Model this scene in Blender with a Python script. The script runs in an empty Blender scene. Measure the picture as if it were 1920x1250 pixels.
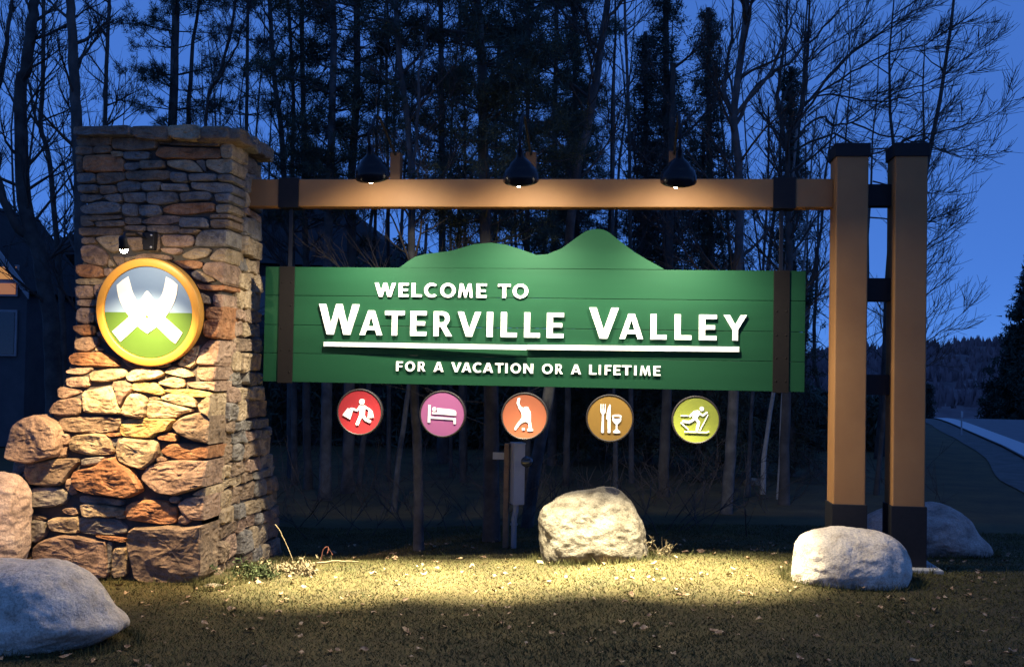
import bpy, math, random
import numpy as np
from mathutils import Matrix, Vector, noise

D = bpy.data
SC = bpy.context.scene
COL = SC.collection
R = math.radians

# light and sky settings
E_WIDE = 112.0
AIM_W = (-0.15, 0.0, 0.05)
AIM_X = (-0.06, 0.0, 0.03)
BEAM_BL = 1.0
EXPOSURE = 1.6
SUN_EL = 3.0
SUN_ROT = 130.0
SKY_TINT = (2.4, 0.86, 0.6, 1.0)
SKY_STR = 0.15
E_PILLAR = 17.0
E_PBEAM = 280.0
E_LAMP = 20.0
E_GLOW = 17.0
TILT = 30.0
TILT_L = 46.0
SPOT = 132.0
E_BEAM = 2800.0
TILT_B = 2.0
BEAM_SZ = 45.0
# ------------------------------------------------------------------ camera, sky, exposure
def camera():
    yaw, pitch, roll = R(6.101), R(1.497), R(1.0553)
    f = Vector((-math.sin(yaw)*math.cos(pitch), math.cos(yaw)*math.cos(pitch), math.sin(pitch)))
    r = Vector((math.cos(yaw), math.sin(yaw), 0)); u = r.cross(f)
    c, s = math.cos(roll), math.sin(roll)
    r2 = c*r + s*u; u2 = -s*r + c*u
    cam = D.cameras.new('camera'); ob = D.objects.new('camera', cam); COL.objects.link(ob)
    m = Matrix((r2, u2, -f)).transposed().to_4x4(); m.translation = Vector((0, -10.0, 1.7))
    ob.matrix_world = m
    cam.sensor_width = 36; cam.lens = 36*2000/1920
    cam.shift_y = 19.37/1920
    cam.clip_start = .1; cam.clip_end = 3000
    SC.camera = ob
camera()
world = D.worlds.new('World'); SC.world = world; world.use_nodes = True
_n = world.node_tree.nodes; _l = world.node_tree.links
sky = _n.new('ShaderNodeTexSky'); sky.sky_type = 'NISHITA'; sky.sun_disc = False
sky.sun_elevation = R(SUN_EL); sky.sun_rotation = R(SUN_ROT)
sky.altitude = 300; sky.air_density = 0.2; sky.dust_density = 0.0; sky.ozone_density = 4.0
_tint = _n.new('ShaderNodeMixRGB'); _tint.blend_type = 'MULTIPLY'; _tint.inputs[0].default_value = 1.0
_tint.inputs[2].default_value = SKY_TINT
_l.new(sky.outputs[0], _tint.inputs[1])
_tw = _n.new('ShaderNodeMixRGB'); _tw.inputs[0].default_value = .74          # even blue of late dusk over the whole dome
_tw.inputs[2].default_value = (.138, .435, 1.52, 1)
_l.new(_tint.outputs[0], _tw.inputs[1]); _l.new(_tw.outputs[0], _n['Background'].inputs[0])
_n['Background'].inputs[1].default_value = SKY_STR
SC.view_settings.view_transform = 'Standard'; SC.view_settings.look = 'None'
SC.view_settings.exposure = EXPOSURE; SC.view_settings.gamma = 1; SC.view_settings.use_curve_mapping = False
SC.render.engine = 'CYCLES'
SC.cycles.use_denoising = True
SC.cycles.max_bounces = 6; SC.cycles.diffuse_bounces = 3; SC.cycles.glossy_bounces = 2
SC.cycles.sample_clamp_indirect = 4

# ------------------------------------------------------------------ helpers
def tag(o, label=None, cat=None, group=None, kind=None):
    if label: o['label'] = label
    if cat: o['category'] = cat
    if group: o['group'] = group
    if kind: o['kind'] = kind
    return o
def empty(name, loc, label, cat, group=None):
    o = D.objects.new(name, None); COL.objects.link(o); o.location = loc; o.empty_display_size = .2
    return tag(o, label, cat, group)
def link(name, me, parent=None, m=None):
    if m is not None:
        me.materials.clear()
        for q in (m if isinstance(m, (list, tuple)) else [m]): me.materials.append(q)
    o = D.objects.new(name, me); COL.objects.link(o)
    if parent is not None:
        o.parent = parent
        p = parent; t = Vector((0, 0, 0))
        while p is not None: t += p.location; p = p.parent
        o.matrix_parent_inverse = Matrix.Translation(-t) if parent.parent is None else Matrix.Identity(4)
    return o
def mesh(name, V, F, smooth=False):
    me = D.meshes.new(name); me.from_pydata([tuple(v) for v in V], [], F); me.update()
    if smooth:
        me.polygons.foreach_set('use_smooth', [True]*len(me.polygons))
    return me
def tri_mesh(name, V, T, smooth=False):
    """big triangle meshes from arrays"""
    V = np.ascontiguousarray(V, np.float32); T = np.ascontiguousarray(T, np.int32)
    me = D.meshes.new(name); n = len(T)
    me.vertices.add(len(V)); me.vertices.foreach_set('co', V.ravel())
    me.loops.add(3*n); me.loops.foreach_set('vertex_index', T.ravel())
    me.polygons.add(n); me.polygons.foreach_set('loop_start', np.arange(n, dtype=np.int32)*3)
    try: me.polygons.foreach_set('loop_total', np.full(n, 3, np.int32))
    except Exception: pass
    me.update(calc_edges=True)
    if smooth: me.polygons.foreach_set('use_smooth', np.ones(n, bool))
    me.validate()
    return me
class Soup:
    def __init__(s): s.V = []; s.T = []; s.n = 0
    def add(s, V, T):
        s.V.append(np.asarray(V, float)); s.T.append(np.asarray(T, int)+s.n); s.n += len(V)
    def mesh(s, name, smooth=False):
        return tri_mesh(name, np.concatenate(s.V), np.concatenate(s.T), smooth)
    def tube(s, P, rad, k=4):
        P = np.asarray(P, float); n = len(P); rad = np.broadcast_to(np.asarray(rad, float), (n,))
        d = np.gradient(P, axis=0); d /= np.linalg.norm(d, axis=1)[:, None]+1e-9
        ref = np.array([.31, .95, .1]) if abs(d[0, 2]) > .8 else np.array([0, 0, 1.])
        a = np.cross(d, ref); a /= np.linalg.norm(a, axis=1)[:, None]+1e-9; b = np.cross(d, a)
        th = np.arange(k)*2*math.pi/k
        V = P[:, None] + rad[:, None, None]*(a[:, None]*np.cos(th)[None, :, None] + b[:, None]*np.sin(th)[None, :, None])
        i = np.arange(n-1)[:, None]*k; j = np.arange(k)[None]; j2 = (j+1) % k
        q0, q1, q2, q3 = i+j, i+j2, i+k+j2, i+k+j
        T = np.concatenate([np.stack([q0, q1, q2], -1).reshape(-1, 3), np.stack([q0, q2, q3], -1).reshape(-1, 3)])
        s.add(V.reshape(-1, 3), T)
def box_mesh(name, x0, x1, y0, y1, z0, z1, bev=.006):
    import bmesh
    bm = bmesh.new(); bmesh.ops.create_cube(bm, size=1)
    for v in bm.verts:
        v.co = Vector(((x0+x1)/2+v.co.x*(x1-x0), (y0+y1)/2+v.co.y*(y1-y0), (z0+z1)/2+v.co.z*(z1-z0)))
    if bev: bmesh.ops.bevel(bm, geom=bm.edges[:], offset=bev, segments=2, affect='EDGES', profile=.5)
    me = D.meshes.new(name); bm.to_mesh(me); bm.free(); return me
def box(name, x0, x1, y0, y1, z0, z1, m, parent=None, bev=.006):
    return link(name, box_mesh(name, x0, x1, y0, y1, z0, z1, bev), parent, m)
def lathe(name, prof, k=32, M=None, smooth=True):
    V = []; F = []
    for r, z in prof:
        for i in range(k):
            a = 2*math.pi*i/k; V.append(Vector((r*math.cos(a), r*math.sin(a), z)))
    for j in range(len(prof)-1):
        for i in range(k):
            F.append((j*k+i, j*k+(i+1) % k, (j+1)*k+(i+1) % k, (j+1)*k+i))
    if M is not None: V = [M @ v for v in V]
    return mesh(name, V, F, smooth)
def flat_mesh(name, polys, ext=.01, offset=0.):
    """extruded flat shape from closed outlines (x,z); holes by even-odd fill"""
    cu = D.curves.new(name, 'CURVE'); cu.dimensions = '2D'; cu.fill_mode = 'BOTH'; cu.extrude = ext/2; cu.offset = offset
    for pts in polys:
        sp = cu.splines.new('POLY'); sp.points.add(len(pts)-1); sp.use_cyclic_u = True
        for p, q in zip(sp.points, pts): p.co = (q[0], q[1], 0, 1)
    o = D.objects.new(name, cu); COL.objects.link(o)
    dg = bpy.context.evaluated_depsgraph_get(); dg.update()
    me = D.meshes.new_from_object(o.evaluated_get(dg))
    D.objects.remove(o); D.curves.remove(cu)
    me.name = name
    me.transform(Matrix.Rotation(R(90), 4, 'X'))
    return me
def smoothstep(t):
    t = np.clip(t, 0, 1); return t*t*(3-2*t)
def gz(x, y):
    x = np.asarray(x, float); y = np.asarray(y, float)
    z = -.22*smoothstep((1.2-x)/5.2) - .10*smoothstep((y+.3)/2.2)
    z = z + 4.2*smoothstep((y-24)/30)*smoothstep((9-x)/6)
    z = z - 7*smoothstep((y-34)/120)*smoothstep((x-5)/5)
    z = z - .25*smoothstep((x-3.5)/3)*smoothstep((5.2-np.abs(x-8))/3)*0
    z = z + .02*np.sin(x*1.3+.4*y)*np.cos(y*1.1-.3*x)*smoothstep((5.2-x)/2.5)
    return z

# ------------------------------------------------------------------ materials
def mat(name, cols, rough=.8, scale=8, bump=.2, bscale=40, detail=6, spec=.3, rand=0., bdist=.01, metal=0., pos=None, coord='Object', crag=0, stretch=None, speck=0.):
    m = D.materials.new(name); m.use_nodes = True
    nt = m.node_tree; N = nt.nodes; L = nt.links; B = N['Principled BSDF']
    tc = N.new('ShaderNodeTexCoord')
    n1 = N.new('ShaderNodeTexNoise'); n1.inputs['Scale'].default_value = scale; n1.inputs['Detail'].default_value = detail
    n1.inputs['Roughness'].default_value = .62
    vec = tc.outputs[coord]
    if stretch:
        sm = N.new('ShaderNodeMapping'); sm.inputs['Scale'].default_value = stretch; L.new(vec, sm.inputs['Vector']); vec = sm.outputs[0]
    L.new(vec, n1.inputs['Vector'])
    cr = N.new('ShaderNodeValToRGB'); e = cr.color_ramp.elements
    while len(e) < len(cols): e.new(.5)
    for i, c in enumerate(cols):
        e[i].position = (pos[i] if pos else .3+.4*i/max(1, len(cols)-1)); e[i].color = (*c, 1)
    L.new(n1.outputs['Fac'], cr.inputs[0])
    out = cr.outputs[0]
    if rand:
        oi = N.new('ShaderNodeObjectInfo'); hs = N.new('ShaderNodeHueSaturation')
        mr = N.new('ShaderNodeMapRange'); mr.inputs[3].default_value = 1-rand; mr.inputs[4].default_value = 1+rand
        L.new(oi.outputs['Random'], mr.inputs[0]); L.new(mr.outputs[0], hs.inputs['Value']); L.new(out, hs.inputs['Color']); out = hs.outputs[0]
    if speck:                                             # mineral grain and weathering spots
        ns = N.new('ShaderNodeTexNoise'); ns.inputs['Scale'].default_value = 70; ns.inputs['Detail'].default_value = 4; ns.inputs['Roughness'].default_value = .8
        L.new(tc.outputs[coord], ns.inputs['Vector'])
        nr = N.new('ShaderNodeValToRGB'); nr.color_ramp.elements[0].position = .36; nr.color_ramp.elements[0].color = (1-speck, 1-speck, 1-speck, 1)
        nr.color_ramp.elements[1].position = .56; nr.color_ramp.elements[1].color = (1.05, 1.04, 1.02, 1)
        L.new(ns.outputs['Fac'], nr.inputs[0])
        nw = N.new('ShaderNodeTexNoise'); nw.inputs['Scale'].default_value = 9; nw.inputs['Detail'].default_value = 9; nw.inputs['Roughness'].default_value = .7; nw.inputs['Distortion'].default_value = .6
        L.new(tc.outputs[coord], nw.inputs['Vector'])
        nq = N.new('ShaderNodeValToRGB'); nq.color_ramp.elements[0].position = .30; nq.color_ramp.elements[0].color = (1-speck*.9, 1-speck*.95, 1-speck, 1)
        nq.color_ramp.elements[1].position = .50; nq.color_ramp.elements[1].color = (1, 1, 1, 1)
        L.new(nw.outputs['Fac'], nq.inputs[0])
        for s_ in (nr, nq):
            mm = N.new('ShaderNodeMixRGB'); mm.blend_type = 'MULTIPLY'; mm.inputs[0].default_value = 1
            L.new(out, mm.inputs[1]); L.new(s_.outputs[0], mm.inputs[2]); out = mm.outputs[0]
    L.new(out, B.inputs['Base Color'])
    B.inputs['Roughness'].default_value = rough; B.inputs['Specular IOR Level'].default_value = spec; B.inputs['Metallic'].default_value = metal
    if bump:
        n2 = N.new('ShaderNodeTexNoise'); n2.inputs['Scale'].default_value = bscale; n2.inputs['Detail'].default_value = 8; n2.inputs['Roughness'].default_value = .65
        L.new(vec, n2.inputs['Vector'])
        bp = N.new('ShaderNodeBump'); bp.inputs['Strength'].default_value = bump; bp.inputs['Distance'].default_value = bdist
        L.new(n2.outputs['Fac'], bp.inputs['Height'])
        if crag:
            vo = N.new('ShaderNodeTexNoise'); vo.noise_type = 'RIDGED_MULTIFRACTAL'; vo.inputs['Scale'].default_value = crag; vo.inputs['Detail'].default_value = 5
            mp = N.new('ShaderNodeMapping'); mp.inputs['Scale'].default_value = (1, 1, 2.2); L.new(tc.outputs[coord], mp.inputs['Vector']); L.new(mp.outputs[0], vo.inputs['Vector'])
            b2 = N.new('ShaderNodeBump'); b2.inputs['Strength'].default_value = .75; b2.inputs['Distance'].default_value = bdist*1.6
            L.new(vo.outputs['Fac'], b2.inputs['Height']); L.new(bp.outputs[0], b2.inputs['Normal']); bp = b2; L.new(bp.outputs[0], B.inputs['Normal'])
    return m
def glow(name, col, s):
    m = D.materials.new(name); m.use_nodes = True; B = m.node_tree.nodes['Principled BSDF']
    B.inputs['Base Color'].default_value = (*col, 1); B.inputs['Emission Color'].default_value = (*col, 1); B.inputs['Emission Strength'].default_value = s
    return m
STONE = {
 't': mat('stone_tan', [(.17, .12, .07), (.38, .28, .17), (.48, .37, .24)], .85, 7, .9, 26, rand=.18, bdist=.02, crag=11, speck=.35),
 'r': mat('stone_rust', [(.15, .07, .035), (.36, .165, .075), (.42, .23, .12)], .85, 7, .9, 26, rand=.18, bdist=.02, crag=11, speck=.35),
 'p': mat('stone_pinkish', [(.15, .10, .075), (.32, .21, .145), (.40, .28, .20)], .85, 7, .9, 26, rand=.18, bdist=.02, crag=11, speck=.35),
 'g': mat('stone_grey', [(.11, .10, .09), (.22, .195, .165), (.30, .265, .22)], .85, 7, .9, 26, rand=.18, bdist=.02, crag=11, speck=.35),
 'b': mat('stone_brown', [(.11, .08, .06), (.23, .16, .105), (.32, .225, .145)], .85, 7, .9, 26, rand=.18, bdist=.02, crag=11, speck=.35),
 'o': mat('stone_ochre', [(.27, .17, .06), (.45, .30, .11), (.54, .40, .19)], .85, 7, .9, 26, rand=.12, bdist=.02, crag=11, speck=.35),
}
M_MORTAR = mat('mortar_dark', [(.05, .045, .04), (.09, .08, .07)], .95, 20, .5, 60)  # dark mortar filling the recessed joints between the stones
M_ORANGE = mat('timber_stain', [(.26, .127, .048), (.32, .162, .062)], .55, 4, .3, 70, spec=.25, bdist=.002, stretch=(.5, 1, .5))
M_STUB = mat('mount_block_stain', [(.10, .05, .022), (.14, .07, .03)], .7, 4, .2, 70)
M_BLACK = mat('black_steel', [(.009, .009, .011), (.014, .0135, .015)], .6, 30, .1, 80, spec=.22)
M_STRAP = mat('brown_steel', [(.0058, .0048, .0048), (.008, .0066, .0064)], .65, 30, .1, 80, spec=.12)
M_SHADE = mat('black_enamel', [(.006, .006, .008), (.010, .010, .012)], .2, 10, 0, spec=.22)
M_GREEN = mat('green_paint', [(.0045, .034, .0150), (.0063, .044, .0195)], .6, 2.2, .25, 60, spec=.12, rand=.06, bdist=.002, stretch=(.12, 1, 1.6))
M_WHITE = mat('white_paint', [(.78, .78, .76), (.82, .82, .80)], .45, 5, .05, 80)
M_RING = mat('gold_ring_paint', [(.47, .23, .040), (.52, .26, .05)], .42, 4, .08, 60)
M_EBLUE = mat('emblem_blue', [(.125, .20, .345), (.14, .215, .365)], .45, 3, 0)
M_EGREEN = mat('emblem_green', [(.050, .105, .020), (.058, .118, .024)], .45, 3, 0)
M_RIM = mat('disc_rim', [(.018, .014, .014), (.024, .019, .018)], .5, 10, 0)
M_DISC = [mat('disc_'+n, [c, tuple(v*1.06 for v in c)], .5, 6, 0) for n, c in
          (('red', (.25, .017, .021)), ('pink', (.28, .084, .195)), ('terracotta', (.24, .072, .034)), ('ochre', (.22, .125, .025)), ('lime', (.19, .215, .031)))]
M_BARK = mat('bark_dark', [(.034, .031, .03), (.062, .057, .054), (.095, .088, .083)], .9, 5, .9, 22, bdist=.03, rand=.25)
M_BARKG = mat('bark_grey', [(.034, .034, .035), (.064, .063, .064), (.11, .108, .107)], .9, 6, .8, 22, bdist=.025, rand=.15)
M_BIRCH = mat('bark_birch', [(.10, .10, .10), (.20, .20, .20), (.28, .28, .275)], .8, 14, .3, 40, pos=(.30, .38, .7))
M_TWIG = mat('twig_brown', [(.045, .037, .034), (.075, .062, .056)], .9, 5, 0)
M_NEEDLE = mat('pine_needles', [(.026, .038, .028), (.055, .075, .05)], .8, 3, 0, rand=.2)
M_SPRUCE = mat('spruce_needles', [(.022, .034, .026), (.048, .066, .048)], .8, 3, 0, rand=.2)
M_GALV = mat('meter_grey_steel', [(.30, .31, .32), (.36, .37, .38)], .5, 6, .08, 60)
M_PVC = mat('grey_conduit', [(.24, .25, .26), (.29, .30, .31)], .5, 6, .05, 60)
M_POSTW = mat('weathered_post', [(.16, .10, .06), (.24, .16, .10)], .85, 12, .5, 50)
M_GLASS = mat('meter_glass', [(.03, .035, .04), (.05, .055, .06)], .08, 6, 0, spec=.7)
M_CONC = mat('concrete', [(.28, .27, .25), (.38, .37, .34)], .9, 14, .5, 70)
M_BLD_W = mat('boulder_pale', [(.065, .052, .034), (.17, .147, .108), (.245, .217, .168)], .92, 4.5, .8, 30, bdist=.03, crag=6, speck=.45)
M_BLD_G = mat('boulder_grey', [(.44, .36, .27), (.66, .56, .44), (.76, .66, .53)], .92, 5, .7, 34, bdist=.03, crag=5, speck=.4)
M_BLD_P = mat('boulder_pink', [(.26, .19, .155), (.46, .34, .28), (.58, .46, .39)], .92, 6, .8, 30, bdist=.03, crag=6, speck=.4)
M_HOUSE = mat('house_siding', [(.05, .055, .065), (.075, .08, .09)], .8, 3, .1, 30)
M_SHINGLE = mat('roof_shingles', [(.016, .016, .018), (.03, .03, .032)], .9, 8, .3, 40)
M_TRIM = mat('white_trim', [(.22, .23, .25), (.28, .29, .31)], .6, 4, 0)
M_WINLIT = glow('lit_window', (1.0, .42, .10), .16)
M_WINDARK = mat('dark_window', [(.015, .018, .022), (.02, .024, .03)], .08, 3, 0, spec=.7)
M_CURTAIN = glow('lit_curtain', (1.0, .36, .12), .10)
M_ASPH = mat('asphalt', [(.10, .10, .105), (.15, .15, .155)], .85, 3, .3, 180)
M_LINE = mat('road_paint', [(.40, .41, .42), (.50, .51, .52)], .7, 20, .1, 90)
M_GRAVEL = mat('gravel', [(.06, .058, .05), (.12, .115, .105)], .95, 3, .7, 120)
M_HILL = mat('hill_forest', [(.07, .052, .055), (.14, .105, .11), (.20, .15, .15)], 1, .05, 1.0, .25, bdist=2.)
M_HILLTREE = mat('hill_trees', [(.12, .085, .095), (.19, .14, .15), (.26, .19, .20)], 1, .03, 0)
M_BULB = glow('bulb_warm', (1.0, .80, .50), 60)
M_BULBW = glow('bulb_white', (1.0, .90, .72), 40)
M_DRY = mat('dry_stalk', [(.11, .085, .045), (.19, .15, .085)], .9, 10, 0)
M_REDTWIG = mat('red_twig', [(.09, .03, .02), (.13, .045, .03)], .9, 10, 0)
M_WEED = mat('weed_green', [(.022, .034, .010), (.05, .062, .02)], .9, 10, 0)

def ground_mat():
    m = mat('lawn_soil', [(.030, .024, .009), (.058, .045, .016), (.085, .066, .024)], .95, 1.3, .8, 60, detail=12, bdist=.03)
    nt = m.node_tree; N = nt.nodes; L = nt.links; B = N['Principled BSDF']
    src = B.inputs['Base Color'].links[0].from_socket
    tc = N.new('ShaderNodeTexCoord'); n = N.new('ShaderNodeTexNoise'); n.inputs['Scale'].default_value = 34; n.inputs['Detail'].default_value = 6; n.inputs['Roughness'].default_value = .75
    L.new(tc.outputs['Object'], n.inputs['Vector'])
    cr = N.new('ShaderNodeValToRGB'); cr.color_ramp.elements[0].position = .35; cr.color_ramp.elements[0].color = (.68, .66, .62, 1)
    cr.color_ramp.elements[1].position = .65; cr.color_ramp.elements[1].color = (1.35, 1.3, 1.1, 1)
    L.new(n.outputs['Fac'], cr.inputs[0])
    mx = N.new('ShaderNodeMixRGB'); mx.blend_type = 'MULTIPLY'; mx.inputs[0].default_value = 1
    L.new(src, mx.inputs[1]); L.new(cr.outputs[0], mx.inputs[2]); L.new(mx.outputs[0], B.inputs['Base Color'])
    return m
M_GROUND = ground_mat()
M_GRASS = mat('grass_blades', [(.028, .033, .008), (.064, .061, .016), (.115, .098, .032)], .85, 2.2, 0, detail=12, pos=(.32, .5, .68))
M_LEAF = mat('dead_leaves', [(.10, .05, .03), (.24, .15, .08), (.40, .30, .18)], .85, 40, 0, detail=2, pos=(.35, .5, .65))

# ------------------------------------------------------------------ the setting
def ground():
    xs = np.concatenate([[-900, -500, -300, -180, -110, -70, -45, -30], np.arange(-22, 22.01, .4), [26, 32, 40, 55, 75, 110, 180, 300, 500, 900]])
    ys = np.concatenate([[-60, -40, -25, -16], np.arange(-12, 12.01, .4), np.arange(13, 40, 1.), np.arange(42, 100, 4.), [110, 130, 160, 200, 260, 340, 450, 600, 900]])
    X, Y = np.meshgrid(xs, ys); Z = gz(X, Y)
    V = np.stack([X, Y, Z], -1).reshape(-1, 3); nx = len(xs)
    i = (np.arange(len(ys)-1)[:, None]*nx + np.arange(nx-1)[None]).ravel()
    T = np.concatenate([np.stack([i, i+1, i+nx+1], -1), np.stack([i, i+nx+1, i+nx], -1)])
    o = link('lawn_ground', tri_mesh('lawn_ground', V, T, True), None, M_GROUND); tag(o, 'autumn lawn and forest floor under everything', kind='structure')
ground()
def ribbon(name, center, hw0, hw1, lift, m, label):
    """strip following the road line: offsets from left edge line"""
    V = []; F = []
    for x, y in center:
        for w in (hw0 if hw0 > -.5 else hw0*(.9+.1*noise.noise((x*.2, y*.2, 0))), hw1):
            V.append((x+w, y, float(max(gz(x+w, y), gz(x+3, y)))+lift))
    for k in range(len(center)-1): F.append((2*k, 2*k+1, 2*k+3, 2*k+2))
    o = link(name, mesh(name, V, F), None, m); tag(o, label, kind='structure'); return o
ROAD = [(3.2, -30), (4.2, -16), (5.2, -5), (6.3, 3), (7.6, 10), (9.1, 15.6), (10.1, 20), (11.1, 25), (12.1, 30), (12.9, 34), (13.7, 38), (15., 44), (17.5, 55), (22, 70), (30, 90)]
_rd = []
for (a, b), (c, d) in zip(ROAD[:-1], ROAD[1:]):
    for t in np.linspace(0, 1, 16)[:-1]: _rd.append((a+(c-a)*t, b+(d-b)*t))
ribbon('gravel_shoulder', _rd, -.95, .0, .016, M_GRAVEL, 'grey gravel shoulder between lawn and road')
ribbon('road', _rd, -.0, 8.0, .06, M_ASPH, 'asphalt road running away on the right')
ribbon('edge_line', _rd, .05, .75, .066, M_LINE, 'pale line along the near edge of the road')
def hill():
    xs = np.arange(-700, 900, 9.); ys = np.arange(170, 620, 9.)
    V = []
    for y in ys:
        for x in xs:
            h = 31*smoothstep((y-170)/300)*(.35+.65*smoothstep((x+120)/420))*(.75+.5*noise.noise((x*.006, y*.006, 3.)))
            h += 2.2*noise.noise((x*.05, y*.05, 0)) + 1.5*noise.noise((x*.13, y*.13, 5))
            h += random.Random(int(x*31+y*977)).uniform(-1.1, 1.1)
            V.append((x+4*noise.noise((x, y, 1.)), y+6*noise.noise((y, x, 2.)), -7.5+max(0, float(h))))
    nx = len(xs); F = [(j*nx+i, j*nx+i+1, (j+1)*nx+i+1, (j+1)*nx+i) for j in range(len(ys)-1) for i in range(nx-1)]
    o = link('hill', mesh('hill', V, F, True), None, M_HILL); tag(o, 'far wooded hill beyond the road', kind='structure')
hill()

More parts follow.
